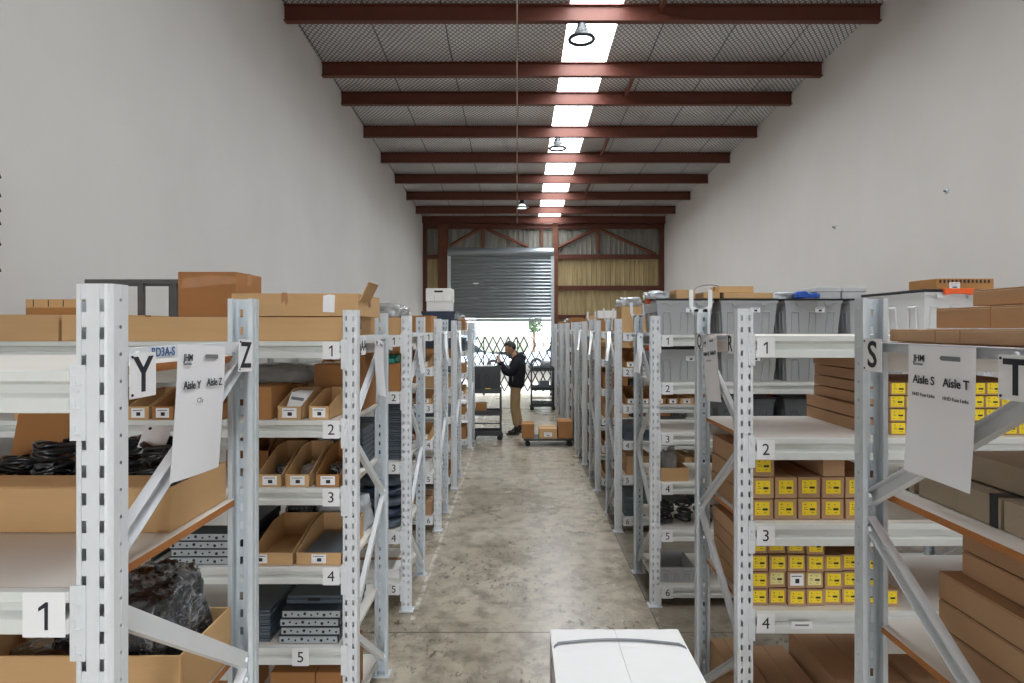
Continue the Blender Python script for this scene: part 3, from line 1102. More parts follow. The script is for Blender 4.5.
@cached
def lump_mesh(seed, sx, sy, sz, m, amp, sub=4):
    bm = bmesh.new()
    bmesh.ops.create_icosphere(bm, subdivisions=sub + (m == 'bagblack' and sub == 4), radius=1.0)
    off = Vector((seed * 7.31, seed * 3.17, seed * 1.93))
    for v in bm.verts:
        p = v.co.copy()
        n = noise.fractal(p * 1.4 + off, 1.0, 2.0, 3) * .5
        r = 1 - abs(noise.noise(p * 3.3 + off)) * 1.3
        q = 1 - abs(noise.noise(p * 7.0 + off * 2)) * 1.3
        u = 1 - abs(noise.noise(p * 15.0 + off * 3)) * 1.3
        k = 1 + amp * (n + .40 * r + .24 * q + .10 * u)
        # boxy superellipsoid, so that it fills like a bag
        e = .62
        co = Vector([math.copysign(abs(c) ** e, c) for c in p])
        v.co = Vector((co.x * sx * k, co.y * sy * k, co.z * sz * k))
    zmin = -sz * .72
    for v in bm.verts:
        if v.co.z < zmin: v.co.z = zmin
        v.co.z -= zmin
    bmesh.ops.recalc_face_normals(bm, faces=bm.faces)
    me = bpy.data.meshes.new('lump'); bm.to_mesh(me); bm.free()
    # normalise to the asked size
    xs = [v.co.x for v in me.vertices]; ys = [v.co.y for v in me.vertices]; zs = [v.co.z for v in me.vertices]
    fx, fy, fz = 2 * sx / (max(xs) - min(xs)), 2 * sy / (max(ys) - min(ys)), 2 * sz / (max(zs) - min(zs))
    ox, oy = (max(xs) + min(xs)) / 2, (max(ys) + min(ys)) / 2
    for v in me.vertices:
        v.co = ((v.co.x - ox) * fx, (v.co.y - oy) * fy, v.co.z * fz)
    for p in me.polygons: p.use_smooth = True
    me.materials.append(M[m])
    return me


def bag(label, x, y, z, sx, sy, sz, m='bagblack', seed=1, rz=0.0, amp=.34, group=None, cat='plastic bag', name='plastic_bag', tie=True):
    """half sizes sx, sy; full height 2*sz"""
    o = thing(name, label, cat, (x, y, z), rz, group, EPS)
    sz -= .002
    put('bag_body', lump_mesh(seed, sx, sy, sz, m, amp), o)
    if tie:
        put('knot', lump_mesh(seed + 40, .03, .02, .025, m, .7, 3), o, (sx * .3, -sy * .2, sz * 1.80))
    return o


def cable_coil(label, x, y, z, r=.07, seed=0, group=None, m='cable', turns=4, tilt=(0, 0), th=.0045):
    rnd = random.Random(seed)
    pts = []
    nn = 22
    ph = [rnd.uniform(0, 6) for _ in range(4)]
    for i in range(turns * nn):
        a = 2 * pi * i / nn
        k = 1 + .16 * sin(a * .73 + ph[0]) + .10 * sin(a * 2.3 + ph[1])
        pts.append((r * k * cos(a), r * k * sin(a) * .8, .012 * (1 + sin(a * .61 + ph[2])) + .007 * sin(a * 1.7 + ph[3])))
    zm = min(p[2] for p in pts) - th
    pts = [(p[0], p[1], p[2] - zm) for p in pts]
    o = thing('cable_coil', label, 'cable', (x, y, z), rnd.uniform(0, 6), group, EPS)
    o.rotation_euler = (tilt[0], tilt[1], rnd.uniform(0, 6))
    put('cable', MB().tube(pts, th, 6).mesh(M[m], smooth=True), o)
    a = Vector(pts[-1])
    put('plug', MB().box(-.011, .011, -.02, .02, -.007, .007).mesh(M['black'], bevel=.003), o, (a.x * .8, a.y * .8, max(a.z, .009)))
    put('tie', MB().box(-.007, .007, -.016, .016, -.012, .012).mesh(M['black'], bevel=.003), o, (r * .93, 0, .016))
    return o
# ------------------------------------------------------------------ stock on the near units
# unit Y/Z ------------------------------------------------------------
open_carton('long open tan carton of black cables on the near left shelf', (-1.115, 1.545, 1.515), .60, .27, .105, 'tan', flaps=(('s', -1.05, .04),))
cc = 0
for (z, n) in ((1.521, 4), (1.570, 4), (1.619, 4), (1.668, 3)):
    for i in range(n):
        x = -.890 - i * .132
        y = 1.535 + (.03 if i % 2 else -.03)
        lay = {1.521: 'bottom', 1.570: 'second', 1.619: 'third', 1.668: 'top'}[z]
        cable_coil('coil of black cable, %s from aisle, %s layer in the open carton' % (ORD[i], lay), x, y, z, .047, cc, 'black cables in the open carton', th=.0052, turns=6)
        cc += 1
t = thing('card_sheet', 'large brown cardboard flap standing up in the carton of cables', 'cardboard', (-1.30, 1.635, 1.524), 0)
put('sheet', MB().prism([(-.10, 0), (.10, .0), (.145, .13), (.07, .25), (-.10, .27)], -.003, .003, 'y').mesh(M['brown'], bevel=.001, seg=1), t, (0, 0, 0), (-.22, 0, 0))
t = thing('paper_card', 'white paper card with a punched hole lying on black cables', 'card', (-.905, 1.50, 1.725))
put('card', MB().box(-.032, .032, -.0005, .0005, -.03, .03).mesh(M['paper']), t, (0, 0, 0), (-.5, .12, .1))
put('hole', MB().tube([(-.018, -.0012, .02), (-.018, -.0004, .02)], .004, 10).mesh(M['black']), t, (0, 0, 0), (-.5, .12, .1))
open_carton('open tan carton holding film-wrapped black bags below the number 1 tag', (-1.085, 1.550, 1.075), .57, .25, .142, 'tan', flaps=(('w', .5, .10),))
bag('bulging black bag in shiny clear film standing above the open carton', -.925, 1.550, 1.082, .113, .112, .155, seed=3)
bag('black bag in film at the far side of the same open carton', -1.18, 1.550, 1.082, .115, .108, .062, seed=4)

# unit with card bins (shelves 1 to 5) ----------------------------------
Y0 = 2.815
carton('flat tan carton on the top shelf against the left wall', (-2.375, Y0 + .20, LB[0]), .43, .38, .128, 'tan', group='cartons on the top shelf of the card bin unit')
carton('square tan carton second from the left wall on the top shelf', (-2.00, Y0 + .20, LB[0]), .29, .38, .128, 'tan', group='cartons on the top shelf of the card bin unit')
carton('long tan carton under the large brown box on the top shelf', (-1.60, Y0 + .22, LB[0]), .48, .42, .118, 'tan', group='cartons on the top shelf of the card bin unit')
c = carton('long tan carton resting on the beam above shelf tag one, lower of two', (-1.07, Y0 + .262, LB[0]), .54, .44, .118, 'tan', group='cartons on the top shelf of the card bin unit')
put('stain', MB().box(-.27, -.225, -.2208, -.2201, .085, .105).mesh(M['brown']), c, label='brown tape patch')
c = carton('long tan carton with a torn white sticker, upper of two above shelf tag one', (-1.058, Y0 + .268, LB[0] + .118), .60, .46, .112, 'tan', group='cartons on the top shelf of the card bin unit')
put('sticker', MB().prism([(.135, .02), (.19, .018), (.193, .10), (.165, .103), (.137, .098)], -.2312, -.2302, 'y').mesh(M['paper']), c, label='torn white sticker')
put('torn_tape', MB().prism([(-.06, .112), (-.035, .112), (-.03, .07), (-.04, .05), (-.05, .075), (-.062, .06)], -.2312, -.2302, 'y').mesh(M['tape']), c)
put('loose_flap', MB().box(-.002, .002, -.10, .10, 0, .10).mesh(M['tan']), c, (.302, -.10, .075), (0, .45, 0))
c = carton('large brown taped carton standing on top of the long tan carton', (-1.550, Y0 + .335, LB[0] + .118), .29, .30, .228, 'brown', group='cartons on the top shelf of the card bin unit')
put('side_tape', MB().prism([(-.13, .14), (.144, .165), (.144, .20), (.03, .21), (-.12, .19)], -.1516, -.1503, 'y').mesh(M['tape']), c, label='crumpled band of clear tape')
# dark stand behind
t = thing('metal_stand', 'dark grey metal frame with upright legs standing behind the tan cartons', 'stand', (-2.02, Y0 + .53, LB[0] + EPS))
put('top_frame', MB().box(-.32, .30, -.10, -.07, .30, .325).box(-.32, .30, .07, .10, .30, .325).box(-.32, -.29, -.07, .07, .30, .325).box(.27, .30, -.07, .07, .30, .325).mesh(M['darkstand'], bevel=.003), t)
for i, (x, y) in enumerate(((-.30, -.085), (-.02, -.085), (.05, .085), (.16, -.085), (.21, .085), (.285, -.085))):
    put('leg', MB().box(x - .014, x + .014, y - .014, y + .014, 0, .30).mesh(M['darkstand'], bevel=.002), t)
put('cross_bar', MB().box(-.30, .28, -.012, .012, .10, .125).mesh(M['darkstand'], bevel=.002), t)
t = thing('slotted_crate', 'brown slotted card crate behind the flat carton by the left wall', 'crate', (-2.485, Y0 + .50, LB[0] + EPS))
put('tray', open_body(.28, .22, .17, 'brown'), t)
mb = MB().box(-.14, .14, -.11, -.105, .17, .215).box(-.14, .14, .105, .11, .17, .215).box(-.14, -.135, -.105, .105, .17, .215).box(.135, .14, -.105, .105, .17, .215)
put('rim', mb.mesh(M['tan']), t)
for x in (-.10, -.02, .06):
    put('slot', MB().box(x, x + .004, -.1115, -.1055, .175, .212).mesh(M['black']), t)

# shelf two: pick bins
for i, x in enumerate((-2.36, -2.26, -2.15, -2.05, -1.83, -1.715, -1.60, -1.485)):
    pick_bin('small cardboard pick bin on shelf two, %s from the left wall' % ORD[i], x + .052, Y0, LB[1], .10, .30, .125, .062, 'brown' if i % 2 else 'tan', group='pick bins on shelf two')
pick_bin('cardboard pick bin with papers sticking out on shelf two', -1.068, Y0, LB[1], .115, .30, .125, .062, 'tan', group='pick bins on shelf two')
pick_bin('slightly turned cardboard pick bin on shelf two next to the slotted post', -.925, Y0 + .01, LB[1], .10, .30, .125, .062, 'tan', group='pick bins on shelf two', rz=-.05)
for i in range(3):
    t = thing('leaflet', 'white leaflet leaning in the pick bin on shelf two, %s from the front' % ORD[i], 'leaflet', (-1.072, Y0 + .06 + .05 * i, LB[1] + .03), -.12, 'leaflets in the pick bin')
    put('page', MB().box(-.042, .042, -.0008, .0008, 0, .10).mesh(M['paper']), t, (0, 0, 0), (-.5, .12 - .05 * i, 0))
    put('print_line', MB().box(-.034, .03, -.0012, -.0008, .06, .075).mesh(M['greyink']), t, (0, 0, 0), (-.5, .12 - .05 * i, 0))
carton('plain brown carton at the end of shelf two beside the Z tag post', (-1.215, Y0 + .14, LB[1]), .115, .26, .155, 'brown', tape=False, group='cartons on shelf two')
carton('low brown carton at the back of shelf two under the grey bag', (-1.32, Y0 + .49, LB[1]), .36, .24, .135, 'brown', group='cartons on shelf two')
bag('folded grey plastic bags lying on a carton at the back of shelf two', -1.31, Y0 + .50, LB[1] + .135, .20, .13, .055, 'baggrey', 7, amp=.22, tie=False)
carton('flat brown carton behind the pick bins on shelf two', (-1.0, Y0 + .49, LB[1]), .24, .26, .10, 'brown', group='cartons on shelf two')
carton('cube-shaped brown carton perched behind the pick bins on shelf two', (-1.0, Y0 + .47, LB[1] + .10), .16, .18, .14, 'brown', group='cartons on shelf two')
carton('tall narrow brown carton at the aisle end of shelf two', (-.835, Y0 + .48, LB[1]), .06, .26, .28, 'brown', tape=False, group='cartons on shelf two')
# shelf three
for i, (x, w, mm) in enumerate(((-1.160, .115, 'tan'), (-1.030, .118, 'tan'), (-.888, .115, 'brown'))):
    pick_bin('cardboard pick bin on shelf three, %s from the Z tag post' % ORD[i], x, Y0, LB[2], w, .36, .15, .058, mm, group='pick bins on shelf three')
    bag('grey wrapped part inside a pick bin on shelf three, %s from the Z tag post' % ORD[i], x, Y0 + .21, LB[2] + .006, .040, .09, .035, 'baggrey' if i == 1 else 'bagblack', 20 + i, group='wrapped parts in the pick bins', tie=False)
for i, x in enumerate((-1.5, -1.38, -1.26, -1.15)):
    pick_bin('back-row cardboard pick bin on shelf three, %s from the left wall' % ORD[i], x, Y0 + .39, LB[2], .105, .25, .19, .09, 'brown', group='back pick bins on shelf three', card=False)
bag('crumpled silver bag behind the pick bins on shelf three', -1.045, Y0 + .50, LB[2], .048, .11, .10, 'bagclear', 9)
for i in range(7):
    slim_case('slim grey case at the aisle end of shelf three, %s from the bottom' % ORD[i], -.905, Y0 + .385, LB[2] + .029 * i, .17, .25, .028, 'slim grey cases at the aisle end of shelf three')
# shelf four
pick_bin('wide cardboard tray on shelf four beside the Z tag post', -1.15, Y0, LB[3], .20, .40, .125, .058, 'tan', group='card trays on shelf four', cx=-.28)
pick_bin('wide cardboard tray with a dark case in it on shelf four', -.93, Y0, LB[3], .215, .40, .125, .058, 'tan', group='card trays on shelf four')
slim_case('slim dark case lying in the wide tray on shelf four', -.93, Y0 + .03, LB[3] + .005, .185, .34, .035)
bag('clear film bag with blue tie at the back of shelf four', -.95, Y0 + .535, LB[3], .15, .095, .095, 'bagclear', 11)
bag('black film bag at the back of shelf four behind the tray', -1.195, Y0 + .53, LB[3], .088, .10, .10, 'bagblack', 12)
for k in range(4):
    rack_chassis('dark rack chassis with silver front on shelf four, %s from the bottom' % ORD[k], -1.47 + .008 * (k % 2), Y0 + .01, LB[3] + .037 * k, .34, .46, .036, 'rack chassis stacked on shelf four')
for k in range(3):
    rack_chassis('dark rack chassis near the left wall on shelf four, %s from the bottom' % ORD[k], -1.9 + .01 * (k % 2), Y0 + .03, LB[3] + .037 * k, .34, .46, .036, 'rack chassis near the left wall')
# shelf five
for k in range(4):
    rack_chassis('rack chassis with silver front stacked above tag five, %s from bottom' % ORD[k], -.985 + (.008 if k % 2 else 0), Y0 + .02 + .006 * k, LB[4] + .037 * k, .285, .48, .036, 'rack chassis stacked above tag five')
for k in range(5):
    slim_case('slim grey case in the stack beside tag five, %s from the bottom' % ORD[k], -1.27, Y0 + .03, LB[4] + .030 * k, .20, .40, .029, 'slim grey cases beside tag five')
slim_case('wide dark case lying on top of the rack chassis stack', -.985, Y0 + .10, LB[4] + .149, .27, .36, .04)
# bottom shelf
carton('brown carton on the bottom shelf below tag five, farther from the aisle', (-1.06, Y0 + .22, LB[5]), .21, .40, .27, 'brown', group='cartons below tag five')
carton('brown carton on the bottom shelf below tag five, beside the slotted post', (-.89, Y0 + .22, LB[5]), .12, .40, .27, 'brown', group='cartons below tag five')
carton('low brown carton at the left end of the bottom shelf', (-1.6, Y0 + .24, LB[5]), .5, .42, .22, 'brown', group='cartons below tag five')

# unit with tags 4 and 5 low, left ---------------------------------------
Y0 = 4.235
carton('orange-brown carton on the top shelf under a crumpled bag', (-1.02, Y0 + .2, LC[0]), .38, .36, .125, 'tan')
bag('crumpled grey plastic bag lying on the orange-brown carton', -1.0, Y0 + .2, LC[0] + .125, .21, .17, .055, 'baggrey', 14, amp=.5, tie=False)
carton('black device box on shelf two of the third left unit', (-1.02, Y0 + .22, LC[1]), .38, .38, .20, 'brown', tape=False)
t = thing('storage_box', 'black open box on shelf two of the third left unit', 'box', (-1.45, Y0 + .2, LC[1] + EPS))
put('body', open_body(.36, .34, .16, 'black'), t); put('rim', MB().box(-.185, .185, -.175, -.165, .15, .165).mesh(M['black'], bevel=.003), t)
pick_bin('green plastic tray on top of the box on shelf two of the third left unit', -.93, Y0 + .02, LC[1] + .20, .13, .22, .05, .03, 'green', card=False, group='plastic trays')
pick_bin('red plastic tray on top of the box on shelf two, behind the green tray', -.93, Y0 + .25, LC[1] + .20, .13, .14, .05, .03, 'red', card=False, group='plastic trays')
for k in range(12):
    slim_case('slim grey case on third left unit above tag three, %s from bottom' % ORD[k], -.985 + .008 * ((k * 7) % 3), Y0 + .05, LC[2] + .033 * k, .33, .42, .032, 'slim grey cases above tag three')
for k in range(5):
    bag('dark wrapped bundle on shelf four, third left unit, %s from bottom' % ORD[k], -.99, Y0 + .22, LC[3] + .075 * k, .17, .18, .037, 'navytote' if k % 2 else 'slategrey', 60 + k, group='dark bundles on shelf four', amp=.15, tie=False, name='bundle', cat='bundle')
carton('flat white carton on the lowest shelf of the third left unit', (-1.02, Y0 + .25, LC[4]), .36, .40, .07, 'whitebox')

# unit S/T ---------------------------------------------------------------
Y0 = 1.09
b1 = carton('thin flat carton lying along the top shelf above the S tag', (1.128, 1.374, RA[0]), .245, .49, .036, 'kraft', seam='y', group='flat cartons on the top shelf above the Aisle S sheet')
b2 = carton('flat carton on the thin one above the Aisle S sheet, middle of three', (1.182, 1.312, RA[0] + .036), .245, .41, .053, 'kraft', seam='y', group='flat cartons on the top shelf above the Aisle S sheet')
b3 = carton('flat carton at the top of the three above the T tag', (1.222, 1.268, RA[0] + .089), .245, .36, .042, 'kraft', seam='y', group='flat cartons on the top shelf above the Aisle S sheet')

for c_, w_, ys_, h_ in ((b1, .245, (.069, -.012), .032), (b2, .245, (.03, -.09), .049), (b3, .245, (-.05,), .038)):
    for y_ in ys_:
        put('side_seam', MB().box(-w_ / 2 - .0008, -w_ / 2, y_ - .0012, y_ + .0012, .002, h_).mesh(M['brown']), c_)


def parcel(label, x0, x1, y0, y1, z, h, straps, grp):
    t = thing('parcel', label, 'parcel', ((x0 + x1) / 2, (y0 + y1) / 2, z), 0, grp, EPS)
    put('wrap', carton_body(x1 - x0, y1 - y0, h, 'greykraft'), t)
    for yy in straps:
        w = (x1 - x0) / 2
        mb = MB().box(-w - .001, -w, yy - .012, yy + .012, 0, h).box(-w - .001, w + .001, yy - .012, yy + .012, h, h + .0012).box(w, w + .001, yy - .012, yy + .012, 0, h)
        put('strap', mb.mesh(M['black']), t, label='black strap')
    put('fold', MB().prism([(-.0, 0), (.01, .02), (.004, h), (-.012, h)], -(x1 - x0) / 2 - .0015, -(x1 - x0) / 2, 'x').mesh(M['greykraft']), t)
    return t


parcel('grey-brown paper parcel with black strap on the white shelf under the Aisle S sheet', 1.075, 1.31, 1.335, 1.605, RA[1], .072, (-.118,), 'paper parcels on the white shelf')
parcel('grey-brown paper parcel at the frame edge below the T tag', 1.075, 1.31, 1.105, 1.325, RA[1], .072, (), 'paper parcels on the white shelf')
parcel('upper grey-brown paper parcel lying on two others below the T tag', 1.125, 1.34, 1.12, 1.53, RA[1] + .0735, .066, (), 'paper parcels on the white shelf')
parcel('small grey parcel at the far end of the white shelf by the S post', 1.075, 1.28, 1.625, 1.69, RA[1], .06, (.0,), 'paper parcels on the white shelf')
for k in range(3):
    carton('long kraft carton in the lower right stack, %s from the bottom' % ORD[k], (1.215, 1.318, RA[2] + .070 * k), .29, .41, .070, 'kraft', seam='y', tape=False, group='long kraft cartons on the lower white shelf')
for k in range(2):
    carton('long kraft carton set back on top of the lower right stack, %s of the two' % ('lower', 'upper')[k], (1.255, 1.306, RA[2] + .210 + .062 * k), .29, .38, .062, 'kraft', seam='y', tape=False, group='long kraft cartons on the lower white shelf')

# unit full of yellow-labelled cartons ------------------------------------
Y0 = 2.625
t = tote('milky tote with black lid and orange clip on the top shelf', 2.03, Y0 + .40, RB[0], .29, .50, .198, 'clear', handles=False, card=False, group='milky totes')
put('handle', MB().prism([(-.07, 0), (.07, 0), (.06, -.03), (.02, -.024), (-.02, -.024), (-.06, -.03)], -.275, -.257, 'y').mesh(M['orange'], bevel=.003), t, (0, 0, .214), label='orange clip handle')
t = thing('punched_carton', 'brown carton with a row of punched holes on the milky tote', 'box', (2.11, Y0 + .30, RB[0] + .2155), 0)
put('body', carton_body(.27, .2, .055, 'brown'), t)
for i in range(13):
    put('hole', MB().box(-.122 + i * .019, -.112 + i * .019, -.1012, -.1002, .03, .045).mesh(M['black']), t)
put('label', label_mesh(.05, .03, 'paper', 'text'), t, (-.05, -.1008, .018), label='white sticker')
# kraft long boxes on shelf two, then 10 x 4 small yellow ones
for k in range(2):
    fuse_carton('long kraft carton on shelf two at the bottom of a stack, %s' % ('lowest', 'second lowest')[k], 1.598, Y0 + .13, RB[1] + .062 * k, .074, .060, .63 - .13 - .02, 'long kraft cartons on shelf two', None)
for k in range(5):
    fuse_carton('dark kraft carton stacked on shelf two above the two longest, %s from the bottom' % ORD[k], 1.610 if k < 3 else 1.602, Y0 + .12, RB[1] + .124 + .054 * k, .06, .0525, .45, 'long kraft cartons on shelf two', None, jig=(0, -.004 * k))
ROWN = ['bottom row', 'second row up', 'third row up', 'top row']
for r in range(4):
    for c in range(10):
        fuse_carton('small yellow-labelled carton on shelf two, %s, %s from the kraft stack' % (ROWN[r], ORD[c]), 1.688 + .0705 * c, Y0 + .03 + .004 * ((c * 3 + r) % 3), RB[1] + .059 * r,
                    .068, .0585, .50, 'small yellow-labelled cartons on shelf two', lw=.86, lh=.80)
# shelf three
rnd = random.Random(5)
R3 = 'yellow-labelled cartons on shelf three'
for r in range(2):
    for c in range(6):
        fuse_carton('yellow-labelled carton on shelf three, %s row, %s from the post' % (('bottom', 'upper')[r], ORD[c]), 1.082 + .1045 * c, Y0 + .015 + rnd.uniform(0, .012), RB[2] + .0955 * r, .097, .095, .54, R3)
fuse_carton('yellow-labelled carton standing alone on top at the tagged post on shelf three', 1.086, Y0 + .02, RB[2] + .191, .097, .095, .54, R3)
fuse_carton('plain carton without label on top of the upper row on shelf three', 1.397, Y0 + .02, RB[2] + .191, .095, .092, .54, R3, None)
# shelf four
R4 = 'yellow-labelled cartons on shelf four'
for r, n in enumerate((8, 7, 7, 4)):
    for c in range(n):
        lm = 'yellow'
        if (r, c) == (1, 2): lm = 'paper'
        if (r, c) in ((1, 1), (1, 3)): lm = 'paleyellow'
        what = {'yellow': 'yellow-labelled', 'paper': 'white-labelled', 'paleyellow': 'pale-labelled'}[lm]
        fuse_carton('%s carton on shelf four, %s, %s from the post' % (what, ROWN[r], ORD[c]), 1.070 + .0815 * c, Y0 + .015 + rnd.uniform(0, .02), RB[3] + .0755 * r, .0765, .075, .50, R4, lm,
                    jig=(rnd.uniform(-.001, .001), 0), lw=.76, lh=.70)
# small white shelf ticket beside tag four
# lowest shelf: long cartons running into the depth
for (x0, x1, h, lab) in ((1.03, 1.17, .26, 'long kraft carton on the lowest shelf beside the tagged post'), (1.20, 1.42, .22, 'low long kraft carton second from the tagged post on the lowest shelf'),
                         (1.45, 1.78, .31, 'tall long kraft carton third from the tagged post on the lowest shelf'), (1.79, 2.08, .33, 'tall long kraft carton fourth from the tagged post on the lowest shelf')):
    carton(lab, ((x0 + x1) / 2, Y0 + .30, RB[4]), x1 - x0, .56, h, 'kraft', seam='y', tape=False, group='long cartons on the lowest shelf')

# unit with totes -----------------------------------------------------------
Y0 = 4.305
for i in range(4):
    tote('grey tote with black lid on the top shelf, %s from the aisle' % ORD[i], 1.225 + .470 * i, Y0 + .300, RC[0], .42, .46, .25, group='grey totes on the top shelf')
for i in range(4):
    tote('grey tote with black lid on shelf two, %s from the aisle' % ORD[i], 1.225 + .470 * i, Y0 + .300, RC[1], .42, .46, .235, group='grey totes on shelf two')
for i in range(3):
    tote('dark grey tote on shelf three, %s from the aisle' % ORD[i], 1.66 + .485 * i, Y0 + .285, RC[2], .42, .50, .235, 'darktote', group='dark totes on shelf three', card=False)
ZL = RC[0] + .2665
bag('crumpled pale bag lying on the first tote lid', 1.06, Y0 + .26, ZL, .10, .13, .035, 'bagclear', 15, amp=.5, tie=False)
carton('small orange-brown carton on the first tote lid', (1.25, Y0 + .24, ZL), .14, .2, .07, 'tan', tape=False, group='cartons on tote lids')
carton('flat tan carton on the second tote lid', (1.70, Y0 + .25, ZL), .36, .3, .045, 'tan', group='cartons on tote lids')
carton('smaller tan carton stacked on the flat one on the second tote', (1.62, Y0 + .23, ZL + .045), .26, .2, .05, 'tan', group='cartons on tote lids')
carton('thin tan carton leaning over the first tote edge', (1.43, Y0 + .22, ZL), .12, .24, .05, 'tan', tape=False, group='cartons on tote lids')
t = thing('strap_loop', 'thin dark strap arching over the carton on the first tote', 'strap', (1.43, Y0 + .16, ZL + .05))
put('band', MB().tube([(.12 * cos(a), 0, .055 * sin(a)) for a in [pi * k / 16 for k in range(17)]], .004, 6).mesh(M['greyink'], smooth=True), t)
bag('clear plastic bag lying on the third tote lid', 2.02, Y0 + .25, ZL, .13, .15, .03, 'bagclear', 16, amp=.45, tie=False)
for i, (x, s) in enumerate(((2.06, .05), (2.15, .04))):
    bag('bright blue glove %s on the third tote lid' % ('bundle', 'roll')[i], x, Y0 + .045, ZL, s, .035, s * .55, 'blue', 17 + i, amp=.4, tie=False, name='blue_glove', cat='glove')
for i in range(2):
    t = thing('clear_case', 'clear grey plastic case on the tote lids, %s' % ('nearer the aisle', 'farther from the aisle')[i], 'case', (2.31 + .19 * i, Y0 + .26, ZL), 0, 'clear cases on the tote lids')
    put('body', MB().box(-.088, .088, -.12, .12, 0, .05).mesh(M['clear'], bevel=.005), t)
    put('lid', MB().box(-.09, .09, -.122, .122, .052, .088).mesh(M['clear'], bevel=.005), t)
open_carton('small open brown carton with a silver bag on shelf four of the tote unit', (1.14, Y0 + .16, RC[3]), .20, .26, .095, 'tan')
bag('silver bag standing in the small open carton', 1.125, Y0 + .17, RC[3] + .007, .06, .08, .10, 'baggrey', 22)
for i in range(9):
    cable_coil('black cable tangle on shelf five under totes, %s from aisle, %s layer' % (ORD[i % 3], ('bottom', 'middle', 'top')[i // 3]), 1.11 + .135 * (i % 3), Y0 + .16 + .04 * (i % 2), RC[4] + .001 + .052 * (i // 3), .052, 70 + i, 'cable tangles on shelf five', th=.007)
bag('pale film bag beside the cables on shelf five', 1.60, Y0 + .25, RC[4], .12, .15, .06, 'bagclear', 23)
t = tote('open pale grey tub on shelf six near the floor', 1.16, Y0 + .20, RC[5], .26, .34, .115, 'tote', lid=None, handles=False, card=False, group='tubs')
# ------------------------------------------------------------------ stock on the units farther down the hall
rnd = random.Random(11)
SIDE = {-1: 'left', 1: 'right'}
SHN = ['top', 'second', 'third', 'fourth', 'fifth', 'lowest']
for (s, rows) in ((-1, LY), (1, RY)):
    for k, yf in rows.items():
        unit = '%s %s unit' % (ORD[k], SIDE[s])
        far = yf > 9
        for lv, z in enumerate(G6):
            gap = (G6[lv - 1] - .10 - z) if lv else .4
            x = .09 + rnd.uniform(0, .03)
            kind = rnd.choice(['bins', 'bins', 'carton', 'cases', 'mixed', 'carton']) if lv else rnd.choice(['carton', 'bag', 'carton'])
            if s < 0 and k == 3 and lv == 4: kind = 'white'
            g = '%s on the %s shelf of the %s' % ({'bins': 'pick bins', 'cases': 'slim cases', 'white': 'white cartons'}.get(kind, 'cartons'), SHN[lv], unit)
            X0 = XIN[s]
            yy = yf + .03
            i = 0
            lim = .62 if far else 1.1
            if s > 0 and k == 3 and lv == 0: continue
            if s < 0 and k == 4 and lv == 0: continue
            if s > 0 and k == 4 and lv == 0: continue
            while x < lim and i < 8:
                where = '%s from aisle, %s shelf, %s' % (ORD[i], SHN[lv], unit)
                if kind == 'bins':
                    w = rnd.uniform(.11, .14); h = min(rnd.uniform(.11, .16), gap - .03)
                    pick_bin('cardboard pick bin, ' + where, s * (X0 + x + w / 2), yy, z, w, .36, round(h, 2), .06, rnd.choice(['tan', 'brown']), group=g)
                    x += w + .01
                elif kind in ('carton', 'mixed', 'bag', 'white'):
                    w = rnd.choice([.18, .24, .30]); h = round(min(rnd.uniform(.12, .24), gap - .03), 2); d = rnd.choice([.34, .40, .46])
                    c = 'whitebox' if kind == 'white' else rnd.choice(['tan', 'brown', 'brown', 'kraft'])
                    if kind == 'mixed' and i % 2:
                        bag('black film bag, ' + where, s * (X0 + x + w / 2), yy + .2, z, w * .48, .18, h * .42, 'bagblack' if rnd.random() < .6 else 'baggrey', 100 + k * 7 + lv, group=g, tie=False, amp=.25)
                    else:
                        carton({'whitebox': 'white', 'tan': 'tan', 'brown': 'brown', 'kraft': 'kraft'}[c] + ' carton, ' + where, (s * (X0 + x + w / 2), yy + d / 2, z), w, d, h, c, group=g, seam=rnd.choice('xy'))
                    if kind == 'bag':
                        bag('crumpled grey bag on carton ' + where, s * (X0 + x + w / 2), yy + d / 2, z + h, w * .45, d * .4, .04, 'baggrey', 130 + k * 7 + i, group='bags on top of cartons', tie=False, amp=.45)
                    x += w + .015
                else:
                    w = .32
                    for q in range(rnd.randint(4, 7)):
                        slim_case('slim grey case, %s up in stack %s' % (ORD[q], where), s * (X0 + x + w / 2 + .006 * (q % 2)), yy, z + .031 * q, w, .40, .030, g)
                    x += w + .03
                i += 1

# unit four right: orange-brown cartons and a white film bag on top
y = RY[3]
carton('tall tan carton under a film bag topping the fourth right unit', (1.13, y + .22, G6[0]), .20, .30, .26, 'tan')
carton('lower tan carton beside the taller one topping the fourth right unit', (1.34, y + .22, G6[0]), .19, .30, .19, 'tan')
bag('white film bag draped over the tall carton on the fourth right unit', 1.13, y + .22, G6[0] + .26, .13, .16, .05, 'bagclear', 31, amp=.6, tie=False)
y = RY[4]
c = carton('long white carton lying on top of the fifth unit down the right row', (1.25, y + .2, G6[0] + .16), .50, .24, .10, 'whitebox')
put('label', MB().box(.05, .14, -.1212, -.1203, .02, .06).mesh(M['red']), c, label='dark red sticker')
carton('brown carton under the long white one on the fifth unit down the right row', (1.25, y + .22, G6[0]), .44, .36, .16, 'brown')
